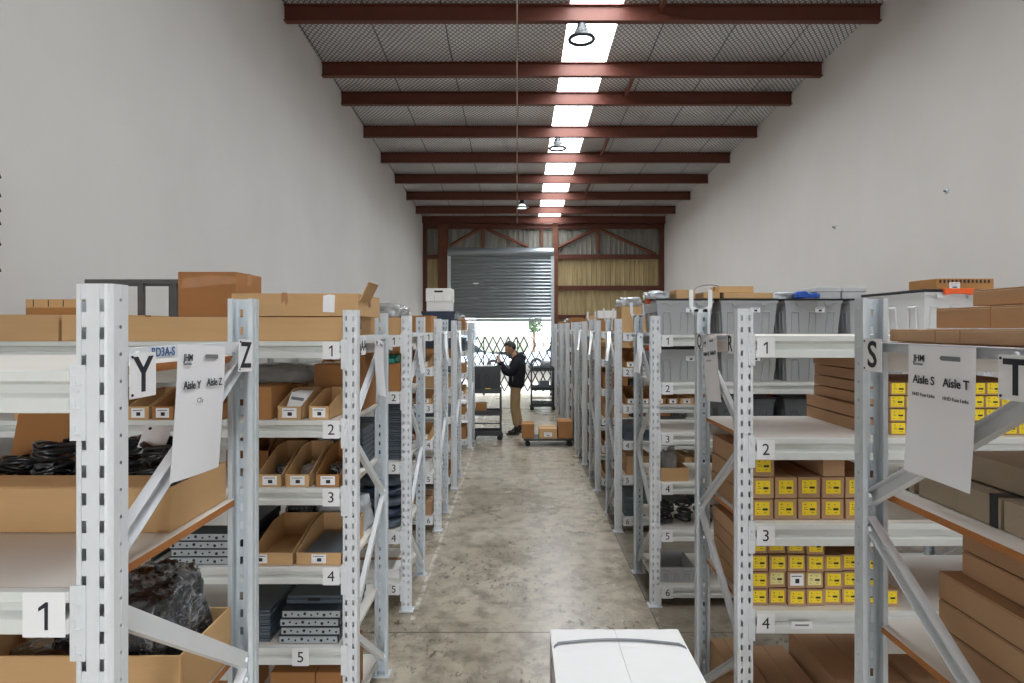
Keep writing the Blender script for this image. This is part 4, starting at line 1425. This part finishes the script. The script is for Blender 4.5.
# white file box on the navy tote, left row
y = LY[4]
tote('navy tote on top of the fifth unit down the left row', -.975, y + .24, G6[0], .42, .38, .235, 'navytote', handles=False, card=False, group='navy totes', lid='navytote')
t = thing('file_box', 'white lidded file box standing on the navy tote', 'box', (-.975, y + .23, G6[0] + .2515))
put('body', MB().box(-.15, .15, -.17, .17, 0, .20).mesh(M['whitebox'], bevel=.004), t)
put('lid', MB().box(-.158, .158, -.178, .178, .12, .285).mesh(M['whitebox'], bevel=.005), t)
put('hand_hole', MB().prism([(-.05, -.012), (.05, -.012), (.056, 0), (.05, .012), (-.05, .012), (-.056, 0)], -.1792, -.1775, 'y').mesh(M['ink']), t, (.0, 0, .245), label='dark hand hole')
for x in (-.05, .055):
    put('crease', MB().box(x - .001, x + .001, -.1785, -.1778, .125, .20).mesh(M['greyink']), t)

# ------------------------------------------------------------------ the white carton in the aisle
W0, W1, D0, D1, HT = .150, .735, 1.86, 2.745, .62
cx, cy = (W0 + W1) / 2, (D0 + D1) / 2
w, d = W1 - W0, D1 - D0
t = thing('carton', 'big white carton with a grey strap standing in the aisle', 'box', (cx, cy, 0))
put('body', MB().box(-w / 2, w / 2, -d / 2, d / 2, 0, HT - .006).mesh(M['whitebox'], bevel=.006), t)
for sx in (-1, 1):
    x0, x1 = (-w / 2, -.002) if sx < 0 else (.002, w / 2)
    # far edge of the flaps a little torn
    prof = [(x0, -d / 2), (x1, -d / 2)]
    n = 9
    for i in range(n + 1):
        x = x1 + (x0 - x1) * i / n
        prof.append((x, d / 2 - .002 - .004 * abs(sin(i * 2.1 + sx))))
    put('flap', MB().prism(prof, HT - .006, HT, 'z').mesh(M['whitebox'], bevel=.001, seg=1), t)
pts = [(-w / 2 - .002, d / 2 - .19, 0.1), (-w / 2 - .004, d / 2 - .185, HT - .05), (-w / 2 + .01, d / 2 - .16, HT + .003)]
pts += [(-w / 2 + .03 + (w - .06) * i / 10, d / 2 - .135 - .0 * i + .035 * sin(pi * i / 10) - .010 * i / 10, HT + .006) for i in range(11)]
pts += [(w / 2 - .01, d / 2 - .165, HT + .003), (w / 2 + .004, d / 2 - .175, HT - .05), (w / 2 + .002, d / 2 - .175, .1)]
mb = MB()
for a, b in zip(pts[:-1], pts[1:]):
    a, b = Vector(a), Vector(b)
    dd = (b - a).normalized(); sd = Vector((0, 1, 0)); up = dd.cross(sd).normalized()
    q = [a - sd * .008, a + sd * .008, b + sd * .008, b - sd * .008]
    mb.add([p + up * .001 for p in q] + [p - up * .001 for p in q], [(0, 1, 2, 3), (7, 6, 5, 4), (0, 4, 5, 1), (1, 5, 6, 2), (2, 6, 7, 3), (3, 7, 4, 0)])
put('strap', mb.mesh(mat('grey_strap', rgb(112, 116, 122), .4)), t, label='grey plastic strap')
lb = put('address_label', MB().box(-.11, .11, -.16, 0, HT + .0002, HT + .0012).mesh(M['paper']), t, (-.13, -.19, 0), label='white printed label')
mb = MB()
for (x0, x1, y0, y1) in ((-.09, .08, -.012, -.010), (-.075, -.03, -.034, -.022), (-.02, .05, -.034, -.030), (-.09, -.087, -.15, -.010), (.077, .08, -.15, -.01), (-.07, .06, -.06, -.055), (-.07, .03, -.08, -.075)):
    mb.box(x0, x1, y0, y1, HT + .0012, HT + .0016)
put('print', mb.mesh(M['greyink']), lb)

# ------------------------------------------------------------------ trolleys, dolly
def castor(parent, x, y, r=.05):
    mb = MB().tube([(x, y - .014, r), (x, y + .014, r)], r, 16)
    mb.box(x - .018, x + .018, y - .02, y + .02, r * 1.2, r * 2.2)
    put('caster', mb.mesh(M['rubber'], bevel=.003), parent)


def trolley(label, x0, x1, y0, y1, shelves, m='black'):
    t = thing('trolley', label, 'trolley', ((x0 + x1) / 2, (y0 + y1) / 2, 0))
    w, d = (x1 - x0) / 2, (y1 - y0) / 2
    for z in shelves:
        mb = MB().box(-w, w, -d, d, z - .012, z)
        mb.box(-w, w, -d, -d + .012, z - .05, z + .03).box(-w, w, d - .012, d, z - .05, z + .03)
        mb.box(-w, -w + .012, -d, d, z - .05, z + .03).box(w - .012, w, -d, d, z - .05, z + .03)
        put('tray', mb.mesh(M[m], bevel=.004), t)
    for sx in (-1, 1):
        for sy in (-1, 1):
            put('leg', MB().box(sx * (w - .02) - .016, sx * (w - .02) + .016, sy * (d - .02) - .016, sy * (d - .02) + .016, .10, shelves[0] + .02).mesh(M[m], bevel=.004), t)
            castor(t, sx * (w - .03), sy * (d - .03))
    put('push_bar', MB().tube([(-w, -d * .8, shelves[0]), (-w - .05, -d * .8, shelves[0] + .05), (-w - .05, d * .8, shelves[0] + .05), (-w, d * .8, shelves[0])], .012, 8).mesh(M[m], smooth=True), t)
    for z in (.30,):
        put('cross_bar', MB().box(-w + .02, w - .02, -d + .01, -d + .03, z - .012, z + .012).mesh(M[m]), t)
    return t


ty0, ty1 = 10.56, 10.92
trolley('black three-tray trolley standing in front of the person', -.80, -.272, ty0, ty1, (.88, .49, .13))
tote('black ribbed crate on the trolley in front of the person', -.535, 10.74, .882, .50, .31, .42, 'black', lid=None, handles=False, card=False, group='black crates')
carton('small brown carton on the middle tray of the trolley', (-.64, 10.74, .492), .19, .20, .16, 'brown')
t = thing('paper_sheet', 'white papers lying across the black crate', 'paper', (-.56, 10.74, 1.305), .1)
put('sheet', MB().box(-.19, .15, -.14, .14, 0, .004).mesh(M['paper']), t); put('top_sheet', MB().box(-.15, .12, -.14, .12, .0042, .008).mesh(M['paper']), t, (0, 0, 0), (0, 0, .3))
bag('yellow and green rag on the front edge of the trolley top tray', -.51, 10.572, .882, .06, .006, .022, 'yellow', 41, amp=.4, tie=False, name='rag', cat='rag')
ty0, ty1 = 14.35, 14.85
trolley('black trolley with cables near the roller door', .33, .90, ty0, ty1, (1.0, .53, .14))
for i in range(3):
    cable_coil('grey cable coil on the lowest tray of the far trolley, %s from the aisle middle' % ORD[i], .43 + .18 * i, 14.6, .146, .055, 90 + i, 'cable coils on the far trolley', 'greyink', th=.012)
carton('black box on the middle tray of the far trolley', (.66, 14.6, .535), .24, .3, .16, 'slategrey', tape=False)
slim_case('pale slim case on the top tray of the far trolley', .60, 14.4, 1.005, .40, .36, .05)
bag('grey bundle on the top tray of the far trolley', .70, 14.6, 1.056, .13, .12, .06, 'baggrey', 43, tie=False, name='bundle', cat='bundle')
t = thing('platform_dolly', 'low black platform dolly carrying brown cartons at the end of the aisle', 'dolly', (.53, 10.25, 0))
put('deck', MB().box(-.42, .42, -.24, .24, .10, .13).mesh(M['black'], bevel=.006), t)
for x in (-.35, .36):
    for y in (-.19, .19):
        castor(t, x, y, .045)
DZ = .131
for (x, w, d, h, mm, lab) in ((.185, .21, .36, .245, 'brown', 'upright brown carton at the left end of the dolly'), (.52, .30, .38, .17, 'tan', 'low tan carton with a white label in the middle of the dolly'),
                              (.81, .24, .36, .29, 'brown', 'tallest brown carton at the right end of the dolly')):
    c = carton(lab, (x, 10.22, DZ), w, d, h, mm, group='cartons on the dolly')
    if mm == 'tan':
        put('label', label_mesh(.13, .07, 'paper', 'text'), c, (0, -d / 2 - .0006, .07), label='white address label')
# ------------------------------------------------------------------ the person
def skin_mesh(nodes, edges, m, sub=2):
    """nodes: (x, y, z, rx[, ry]); the first node is the root"""
    me = bpy.data.meshes.new('skin')
    me.from_pydata([n[:3] for n in nodes], edges, [])
    o = bpy.data.objects.new('skin', me); COL.objects.link(o)
    sk = o.modifiers.new('s', 'SKIN'); sk.use_smooth_shade = True; sk.branch_smoothing = .6
    for i, n in enumerate(nodes):
        v = me.skin_vertices[0].data[i]
        v.radius = (n[3], n[4] if len(n) > 4 else n[3])
        v.use_root = (i == 0)
    sb = o.modifiers.new('u', 'SUBSURF'); sb.levels = sub; sb.render_levels = sub
    bpy.context.view_layer.update()
    out = bpy.data.meshes.new_from_object(o.evaluated_get(bpy.context.evaluated_depsgraph_get()))
    bpy.data.objects.remove(o)
    out.materials.clear(); out.materials.append(M[m])
    for p in out.polygons: p.use_smooth = True
    return out


def union(meshes, m, voxel=.0055):
    """one continuous surface from overlapping closed ones"""
    bm = bmesh.new()
    for q in meshes: bm.from_mesh(q)
    me = bpy.data.meshes.new('union'); bm.to_mesh(me); bm.free()
    o = bpy.data.objects.new('union', me); COL.objects.link(o)
    rm = o.modifiers.new('r', 'REMESH'); rm.mode = 'VOXEL'; rm.voxel_size = voxel
    sm = o.modifiers.new('m', 'SMOOTH'); sm.iterations = 4; sm.factor = .5
    bpy.context.view_layer.update()
    out = bpy.data.meshes.new_from_object(o.evaluated_get(bpy.context.evaluated_depsgraph_get()))
    bpy.data.objects.remove(o)
    out.materials.clear(); out.materials.append(M[m])
    for p in out.polygons: p.use_smooth = True
    return out


def chain(nodes, edges, start, pts):
    prev = start
    for p in pts:
        nodes.append(p); edges.append((prev, len(nodes) - 1)); prev = len(nodes) - 1
    return prev


# forward is -x; the body bends over a phone held in front of the chest
P = thing('person', 'person in black hoodie and khaki trousers holding a phone up with both hands', 'person', (-.02, 11.27, 0))
nodes = [(-.01, 0, .93, .105, .12)]
edges = []
ch = chain(nodes, edges, 0, [(.01, 0, 1.06, .10, .125), (.03, 0, 1.22, .105, .14), (.02, 0, 1.36, .085, .12), (-.005, 0, 1.43, .060), (-.035, 0, 1.49, .054)])
chain(nodes, edges, ch, [(-.075, 0, 1.55, .050)])
chest = 2
for sy in (-1, 1):
    sh = chain(nodes, edges, 3, [(.03, sy * .14, 1.345, .048), (-.02, sy * .195, 1.25, .046), (-.115, sy * .20, 1.125, .046), (-.20, sy * .165, 1.17, .038), (-.285, sy * .10, 1.33, .034), (-.315, sy * .075, 1.385, .026)])
    palm = chain(nodes, edges, sh, [(-.335, sy * .058, 1.425, .024, .034)])
    for f, (dy, dz, ln) in enumerate(((.022, .010, .030), (.012, .022, .036), (.0, .026, .038), (-.012, .022, .033))):
        chain(nodes, edges, palm, [(-.347 - .004 * f, sy * (.056 - .006 * f), 1.452 + dz * .6 - .014 * f, .0095), (-.352 - .005 * f, sy * (.038 - .006 * f), 1.465 + dz * .8 - .014 * f, .0085), (-.350 - .005 * f, sy * (.022 - .004 * f), 1.470 + dz * .8 - .014 * f, .0075)])
    chain(nodes, edges, palm, [(-.322, sy * .040, 1.450, .010), (-.325, sy * .022, 1.468, .009)])
    hip = chain(nodes, edges, 0, [(-.005, sy * .085, .88, .088), (-.012 + .01 * sy, sy * .098, .66, .070), (-.015 + .02 * sy, sy * .10, .48, .055), (.02 + .03 * sy, sy * .10, .30, .050), (.045 + .035 * sy, sy * .10, .09, .038)])
    chain(nodes, edges, hip, [(.00 + .035 * sy, sy * .105, .045, .036), (-.085 + .035 * sy, sy * .115, .035, .028)])
HEADX = Matrix.Translation((-.100, 0, 1.610)) @ Matrix.Rotation(-R(22), 4, 'Y')


def head_point(p, k=1.0):
    """unit sphere -> head with brow, sockets, nose, mouth and chin (face towards -x)"""
    x, y, z = p
    fr, lo = max(0.0, -x), max(0.0, -z)
    g = lambda yy, zz, sy_, sz_: math.exp(-((abs(y) - yy) / sy_) ** 2 - ((z - zz) / sz_) ** 2)
    yy = y * (1 - .30 * lo ** 1.5)
    xx = x
    if x > 0: xx -= .42 * lo * x
    xx -= fr * (.30 * g(0, -.18, .15, .17) + .05 * g(.25, .20, .35, .10) + .10 * g(0, -.86, .35, .20) + .07 * g(0, -.52, .22, .06) + .06 * g(0, -.64, .2, .06))
    xx += fr * (.07 * g(.36, .03, .16, .10) + .04 * g(0, -.58, .3, .03))
    return Vector((xx * .100 * k, yy * .079 * k, z * .120 * k))


bmh = bmesh.new()
bmesh.ops.create_uvsphere(bmh, u_segments=64, v_segments=48, radius=1)
for v in bmh.verts:
    v.co = HEADX @ head_point(v.co)
for sy in (-1, 1):
    r_ = bmesh.ops.create_uvsphere(bmh, u_segments=16, v_segments=12, radius=1)
    for v in r_['verts']:
        v.co = HEADX @ Vector((v.co.x * .016 + .012, v.co.y * .011 + sy * .080, v.co.z * .030 - .008))
bmh.from_mesh(skin_mesh(nodes, edges, 'skin'))
me = bpy.data.meshes.new('body'); bmh.to_mesh(me); bmh.free()
o_ = bpy.data.objects.new('tmp', me); COL.objects.link(o_)
rm = o_.modifiers.new('r', 'REMESH'); rm.mode = 'VOXEL'; rm.voxel_size = .0055
bpy.context.view_layer.update()
body_me = bpy.data.meshes.new_from_object(o_.evaluated_get(bpy.context.evaluated_depsgraph_get()))
bpy.data.objects.remove(o_)
body_me.materials.clear(); body_me.materials.append(M['skin'])
for p in body_me.polygons: p.use_smooth = True
put('body', body_me, P)
# hoodie
nodes = [(-.005, 0, .835, .130, .160)]
edges = []
chain(nodes, edges, 0, [(.01, 0, .96, .140, .170), (.02, 0, 1.08, .135, .165), (.04, 0, 1.24, .145, .175), (.035, 0, 1.375, .118, .150), (.012, 0, 1.445, .088, .092), (-.012, 0, 1.482, .074, .080)])
hm = [skin_mesh(nodes, edges, 'hoodie')]
yw, xw = max(abs(v.co.y) for v in hm[0].vertices), max(abs(v.co.x) for v in hm[0].vertices)
for v in hm[0].vertices:
    k = min(1, max(0, (1.44 - v.co.z) / .12))
    v.co.y *= 1 + k * (.215 / yw - 1)
    if v.co.z < .79: v.co.z = .79
nodes, edges = [(.03, 0, 1.42, .09, .11)], []
chain(nodes, edges, 0, [(.115, 0, 1.415, .062, .105), (.150, 0, 1.33, .035, .07)])
hm.append(skin_mesh(nodes, edges, 'hoodie'))
for sy in (-1, 1):
    nodes, edges = [(.035, sy * .05, 1.355, .10)], []
    chain(nodes, edges, 0, [(.032, sy * .150, 1.345, .092), (-.02, sy * .20, 1.25, .080), (-.115, sy * .205, 1.12, .072), (-.20, sy * .165, 1.17, .064), (-.268, sy * .113, 1.295, .052), (-.300, sy * .088, 1.355, .043)])
    hm.append(skin_mesh(nodes, edges, 'hoodie'))
hd = put('hoodie', union(hm, 'hoodie', .008), P, label='black hooded top')
put('print', MB().box(-.16, .0, -.001, .001, -.01, .01).mesh(M['greyink']), hd, (-.06, -.186, 1.0), (0, pi / 2 - .05, 0), label='small pale print on the pocket')
# trousers
bm = bmesh.new()
for sy in (-1, 1):
    lg = skin_mesh([(-.002, sy * .062, 1.0, .10, .09), (-.004, sy * .075, .88, .112), (-.010 + .01 * sy, sy * .098, .66, .095), (-.015 + .02 * sy, sy * .102, .48, .080),
                    (.02 + .03 * sy, sy * .102, .30, .070), (.042 + .035 * sy, sy * .10, .16, .064)], [(i, i + 1) for i in range(5)], 'khaki')
    bm.from_mesh(lg)
tm = bpy.data.meshes.new('trousers'); bm.to_mesh(tm); bm.free()
tm = union([tm], 'khaki', .008)
put('trousers', tm, P, label='khaki trousers')
for sy in (-1, 1):
    ox = .045 + .035 * sy
    bt = put('boot', skin_mesh([(ox, sy * .10, .17, .056), (ox, sy * .10, .09, .056), (ox - .01, sy * .102, .05, .048), (ox - .10, sy * .112, .046, .044), (ox - .165, sy * .118, .040, .036)],
             [(0, 1), (1, 2), (2, 3), (3, 4)], 'boot'), P, label='black ankle boot')
    put('sole', MB().prism([(ox + .06, sy * .10 - .035), (ox + .06, sy * .10 + .035), (ox - .10, sy * .112 + .045), (ox - .18, sy * .118 + .03), (ox - .195, sy * .118), (ox - .18, sy * .118 - .03), (ox - .10, sy * .112 - .045)], 0, .022, 'z').mesh(M['rubber'], bevel=.004), bt)
# short dark hair over the crown, sides and nape
bm = bmesh.new()
bmesh.ops.create_icosphere(bm, subdivisions=5, radius=1)
for v in list(bm.verts):
    p = v.co
    line = .52 if p.x < -.45 else (.52 - (p.x + .45) * 1.15 if p.x < .15 else -.17 - (p.x - .15) * .55)
    if p.z < line: bm.verts.remove(v)
for v in bm.verts:
    p = v.co.copy()
    v.co = HEADX @ head_point(p, 1.10 + .07 * noise.noise(p * 5) + .05 * noise.noise(p * 14))
bmesh.ops.recalc_face_normals(bm, faces=bm.faces)
bmesh.ops.solidify(bm, geom=list(bm.faces), thickness=.012)
me = bpy.data.meshes.new('hair'); bm.to_mesh(me); bm.free()
for p in me.polygons: p.use_smooth = True
me.materials.append(M['hair'])
put('hair', me, P, label='short dark hair')
for sy in (-1, 1):
    put('eye', MB().lathe([(0, -.007), (.008, -.004), (.010, 0), (.008, .004), (0, .007)], 12, X=HEADX @ Matrix.Translation((-.086, sy * .028, .004)) @ Matrix.Rotation(pi / 2, 4, 'Y')).mesh(M['ink'], smooth=True), P)
    put('eyebrow', MB().tube([HEADX @ Vector((-.098, sy * .014, .026)), HEADX @ Vector((-.097, sy * .028, .029)), HEADX @ Vector((-.086, sy * .042, .025))], .0035, 6).mesh(M['hair']), P)
put('mouth', MB().tube([HEADX @ Vector((-.082, -.020, -.070)), HEADX @ Vector((-.0915, 0, -.070)), HEADX @ Vector((-.082, .020, -.070))], .0035, 6).mesh(mat('lips', rgb(150, 96, 84), .5)), P)
t = thing('phone', 'dark phone held up in front of the face of the person', 'phone', (-.352, 11.27, 1.490))
put('case', MB().box(-.006, .006, -.038, .038, -.075, .075).mesh(M['black'], bevel=.004), t, (0, 0, 0), (0, -.55, 0))
put('screen', MB().box(.0062, .0068, -.034, .034, -.068, .068).mesh(M['glassdark']), t, (0, 0, 0), (0, -.55, 0))

# ------------------------------------------------------------------ folding gate in the doorway and the street beyond
gx0, gx1, gy = DX0 + .06, DX1 - .06, 17.55
t = thing('folding_gate', 'dark steel lattice gate drawn across the doorway', 'gate', ((gx0 + gx1) / 2, gy, 0))
wd = gx1 - gx0
n = 13
p = wd / n
mb = MB()
top, low = 1.72, .12
H_ = p * 2.0
for i in range(-14, n + 1):
    for s in (1, -1):
        # slanted flat bars, clipped to the gate
        xa, za = i * p, low
        xb, zb = xa + (top - low) / 2.0, top
        if s < 0: xa, xb = wd - xa, wd - xb
        pts = []
        for u in (0, 1):
            pts.append([xa + (xb - xa) * u, za + (zb - za) * u])
        lo, hi = 0.0, 1.0
        dx = xb - xa
        for bound, sign in ((0, 1), (wd, -1)):
            u = (bound - xa) / dx
            if (dx > 0) == (sign > 0): lo = max(lo, u)
            else: hi = min(hi, u)
        if hi - lo < .08: continue
        A = Vector((xa + dx * lo - wd / 2, .008 * s, za + (zb - za) * lo)); B = Vector((xa + dx * hi - wd / 2, .008 * s, za + (zb - za) * hi))
        mb.tube([A, B], .017, 4)
put('lattice', mb.mesh(M['blackmetal']), t)
for x in (-wd / 2, -wd / 6, wd / 6, wd / 2):
    put('upright', MB().box(x - .014, x + .014, -.03, .03, .03, 1.70).mesh(M['blackmetal'], bevel=.003), t)
    castor(t, x, 0, .03)


t = thing('shade_canopy', 'added unseen grey canopy over the yard outside the doorway', 'shade_canopy', (0, 28, -.05))  # canopy added to shade the yard, out of the camera's view
put('shade_roof', MB().box(-11, 11, -8.2, 9, 3.5, 3.62).mesh(M['greysheet']), t)
for x in (-10.5, -4.6, 4.9, 10.5):
    for y in (-7.6, 8.4):
        put('post', MB().box(x - .07, x + .07, y - .07, y + .07, 0, 3.5).mesh(M['zinc'], bevel=.01), t)


def car(label, x, y, m, rz):
    t = thing('car', label, 'car', (x, y, -.05), rz)
    W = .86
    mb = MB()
    low_ = [(-2.1, .32), (2.1, .32), (2.12, .62), (1.95, .82), (.95, .95), (-1.5, .98), (-2.05, .90), (-2.14, .60)]
    mb.prism([(x_, z_) for x_, z_ in low_], -W, W, 'y')
    put('body', mb.mesh(M[m], bevel=.06, seg=3, smooth=False), t)
    mb = MB()
    cab = [(-1.55, .95), (.95, .93), (.35, 1.42), (-1.0, 1.45)]
    vs = [(x_, -W * .92 if z_ < 1 else -W * .74, z_) for x_, z_ in cab] + [(x_, W * .92 if z_ < 1 else W * .74, z_) for x_, z_ in cab]
    mb.add(vs, [(0, 1, 2, 3), (7, 6, 5, 4), (0, 4, 5, 1), (1, 5, 6, 2), (2, 6, 7, 3), (3, 7, 4, 0)])
    put('window', mb.mesh(M['glassdark'], bevel=.02), t)
    put('roof', MB().box(-1.05, .38, -W * .75, W * .75, 1.43, 1.48).mesh(M[m], bevel=.02), t)
    for wx in (-1.3, 1.3):
        for s in (-1, 1):
            w_ = put('wheel', MB().tube([(wx, s * (W - .2), .32), (wx, s * (W + .01), .32)], .32, 24).mesh(M['rubber'], bevel=.03), t)
            put('hub', MB().tube([(wx, s * (W + .005), .32), (wx, s * (W + .02), .32)], .19, 16).mesh(M['silver']), w_)
    for s in (-1, 1):
        put('headlight', MB().box(2.05, 2.12, s * .55 - .18, s * .55 + .18, .62, .74).mesh(M['foam'], bevel=.02), t)
    return t


t = thing('truck', 'pale box truck parked across the street seen through the doorway', 'truck', (-.75, 31, -.05))
put('cargo_box', MB().box(-1.35, 1.35, 0, 4.6, .75, 2.55).mesh(M['truck'], bevel=.03), t)
put('chassis', MB().box(-.9, .9, -.05, 6.3, .5, .72).mesh(M['blackmetal'], bevel=.02), t)
put('cab', MB().prism([(4.7, .5), (6.5, .5), (6.5, 1.3), (6.2, 2.2), (4.7, 2.25)], -1.05, 1.05, 'x').mesh(M['render'], bevel=.06), t)
put('bumper', MB().box(-1.2, 1.2, -.12, -.02, .42, .6).mesh(M['blackmetal'], bevel=.02), t)
for s in (-1, 1):
    for yy in (.9, 5.6):
        put('wheel', MB().tube([(s * .72, yy, .42), (s * 1.08, yy, .42)], .42, 24).mesh(M['rubber'], bevel=.03), t)
    put('tail_light', MB().box(s * 1.05 - .1, s * 1.05 + .1, -.135, -.115, .47, .56).mesh(M['red'], bevel=.01), t)
car('silver car parked on the street to the left of the doorway view', -2.6, 26.5, 'carsilver', .5)
car('silver-blue car on the street to the right of the doorway view', 2.4, 28, 'carsilver', pi - .3)
bd = thing('house', 'white rendered building with dark windows across the street', 'building', (0, 44, -.05))
put('wall', MB().box(-16, 16, 0, 6, 0, 5.2).mesh(M['render']), bd)
put('roof', MB().prism([(-.6, 5.2), (6.6, 5.2), (3, 7.2)], -16.4, 16.4, 'x').mesh(M['greysheet']), bd)
for x in (-11, -7, -3.4, .0, 3.6, 7.4, 11):
    fr = put('window', MB().box(x - .7, x + .7, -.06, 0, 1.0, 2.5).mesh(M['render'], bevel=.02), bd)
    put('pane', MB().box(x - .6, x + .6, -.075, -.05, 1.1, 2.4).mesh(M['glassdark']), fr)
put('fascia', MB().box(-3.4, 2.2, -.12, 0, 3.0, 3.5).mesh(M['slategrey'], bevel=.02), bd)
for (x, y, h, lab) in ((1.1, 40, 4.2, 'dark green tree to the right of the truck'), (-5.0, 41, 4.6, 'green tree on the far side of the street to the left')):
    t = thing('tree', lab, 'tree', (x, y, -.05))
    put('trunk', MB().tube([(0, 0, 0), (.05, 0, h * .3), (0, .05, h * .6)], [.14, .11, .07], 10).mesh(M['bark']), t)
    bm = bmesh.new()
    rr = random.Random(int(y))
    for i in range(900):
        th, ph = rr.uniform(0, 2 * pi), math.acos(rr.uniform(-1, 1))
        rad = rr.uniform(.55, 1.0)
        c = Vector((cos(th) * sin(ph) * .8 * rad, sin(th) * sin(ph) * .8 * rad, h * .68 + cos(ph) * h * .32 * rad))
        a = Vector((rr.uniform(-1, 1), rr.uniform(-1, 1), rr.uniform(-1, 1))).normalized() * .13
        b_ = a.orthogonal().normalized() * .07
        bm.faces.new([bm.verts.new(c - a), bm.verts.new(c + b_), bm.verts.new(c + a), bm.verts.new(c - b_)])
    me = bpy.data.meshes.new('crown'); bm.to_mesh(me); bm.free(); me.materials.append(M['leaf'])
    put('foliage', me, t)

# ------------------------------------------------------------------ camera, daylight
cam = bpy.data.cameras.new('camera')
cam.sensor_width = 36; cam.lens = 36 * F / 1024
cam.shift_x = (512 - CX) / 1024
cam.shift_y = (CY - 341.5) / 1024
cam.clip_start = .02; cam.clip_end = 200
co = bpy.data.objects.new('camera', cam); COL.objects.link(co)
co.location = (0, 0, EYE); co.rotation_euler = (pi / 2, 0, 0)
SC.camera = co

wd_ = bpy.data.worlds.new('overcast'); SC.world = wd_
wd_.use_nodes = True
bg = wd_.node_tree.nodes['Background']
bg.inputs[0].default_value = (.93, .965, 1.0, 1)
bg.inputs[1].default_value = 1.0


def portal(name, loc, rot, sx, sy):
    l = bpy.data.lights.new(name, 'AREA'); l.shape = 'RECTANGLE'; l.size = sx; l.size_y = sy
    l.cycles.is_portal = True
    o = bpy.data.objects.new(name, l); COL.objects.link(o); o.location = loc; o.rotation_euler = rot


portal('portal_skylight', ((SK0 + SK1) / 2, (YR + YB) / 2, roofz((YR + YB) / 2) + .17), (-.0583, 0, 0), SK1 - SK0, YB - YR)
portal('portal_door', ((DX0 + DX1) / 2, YB, 1.1), (-pi / 2, 0, 0), DX1 - DX0, 2.2)
portal('portal_front', (.8, YR, 1.25), (pi / 2, 0, 0), 2.4, 2.5)
vs_ = SC.view_settings
vs_.view_transform = 'Standard'; vs_.look = 'None'; vs_.gamma = 1.0; vs_.use_curve_mapping = False
vs_.exposure = 4.08
SC.cycles.use_denoising = True
SC.cycles.max_bounces = 10; SC.cycles.diffuse_bounces = 6; SC.cycles.transparent_max_bounces = 12
SC.cycles.sample_clamp_indirect = 1.0
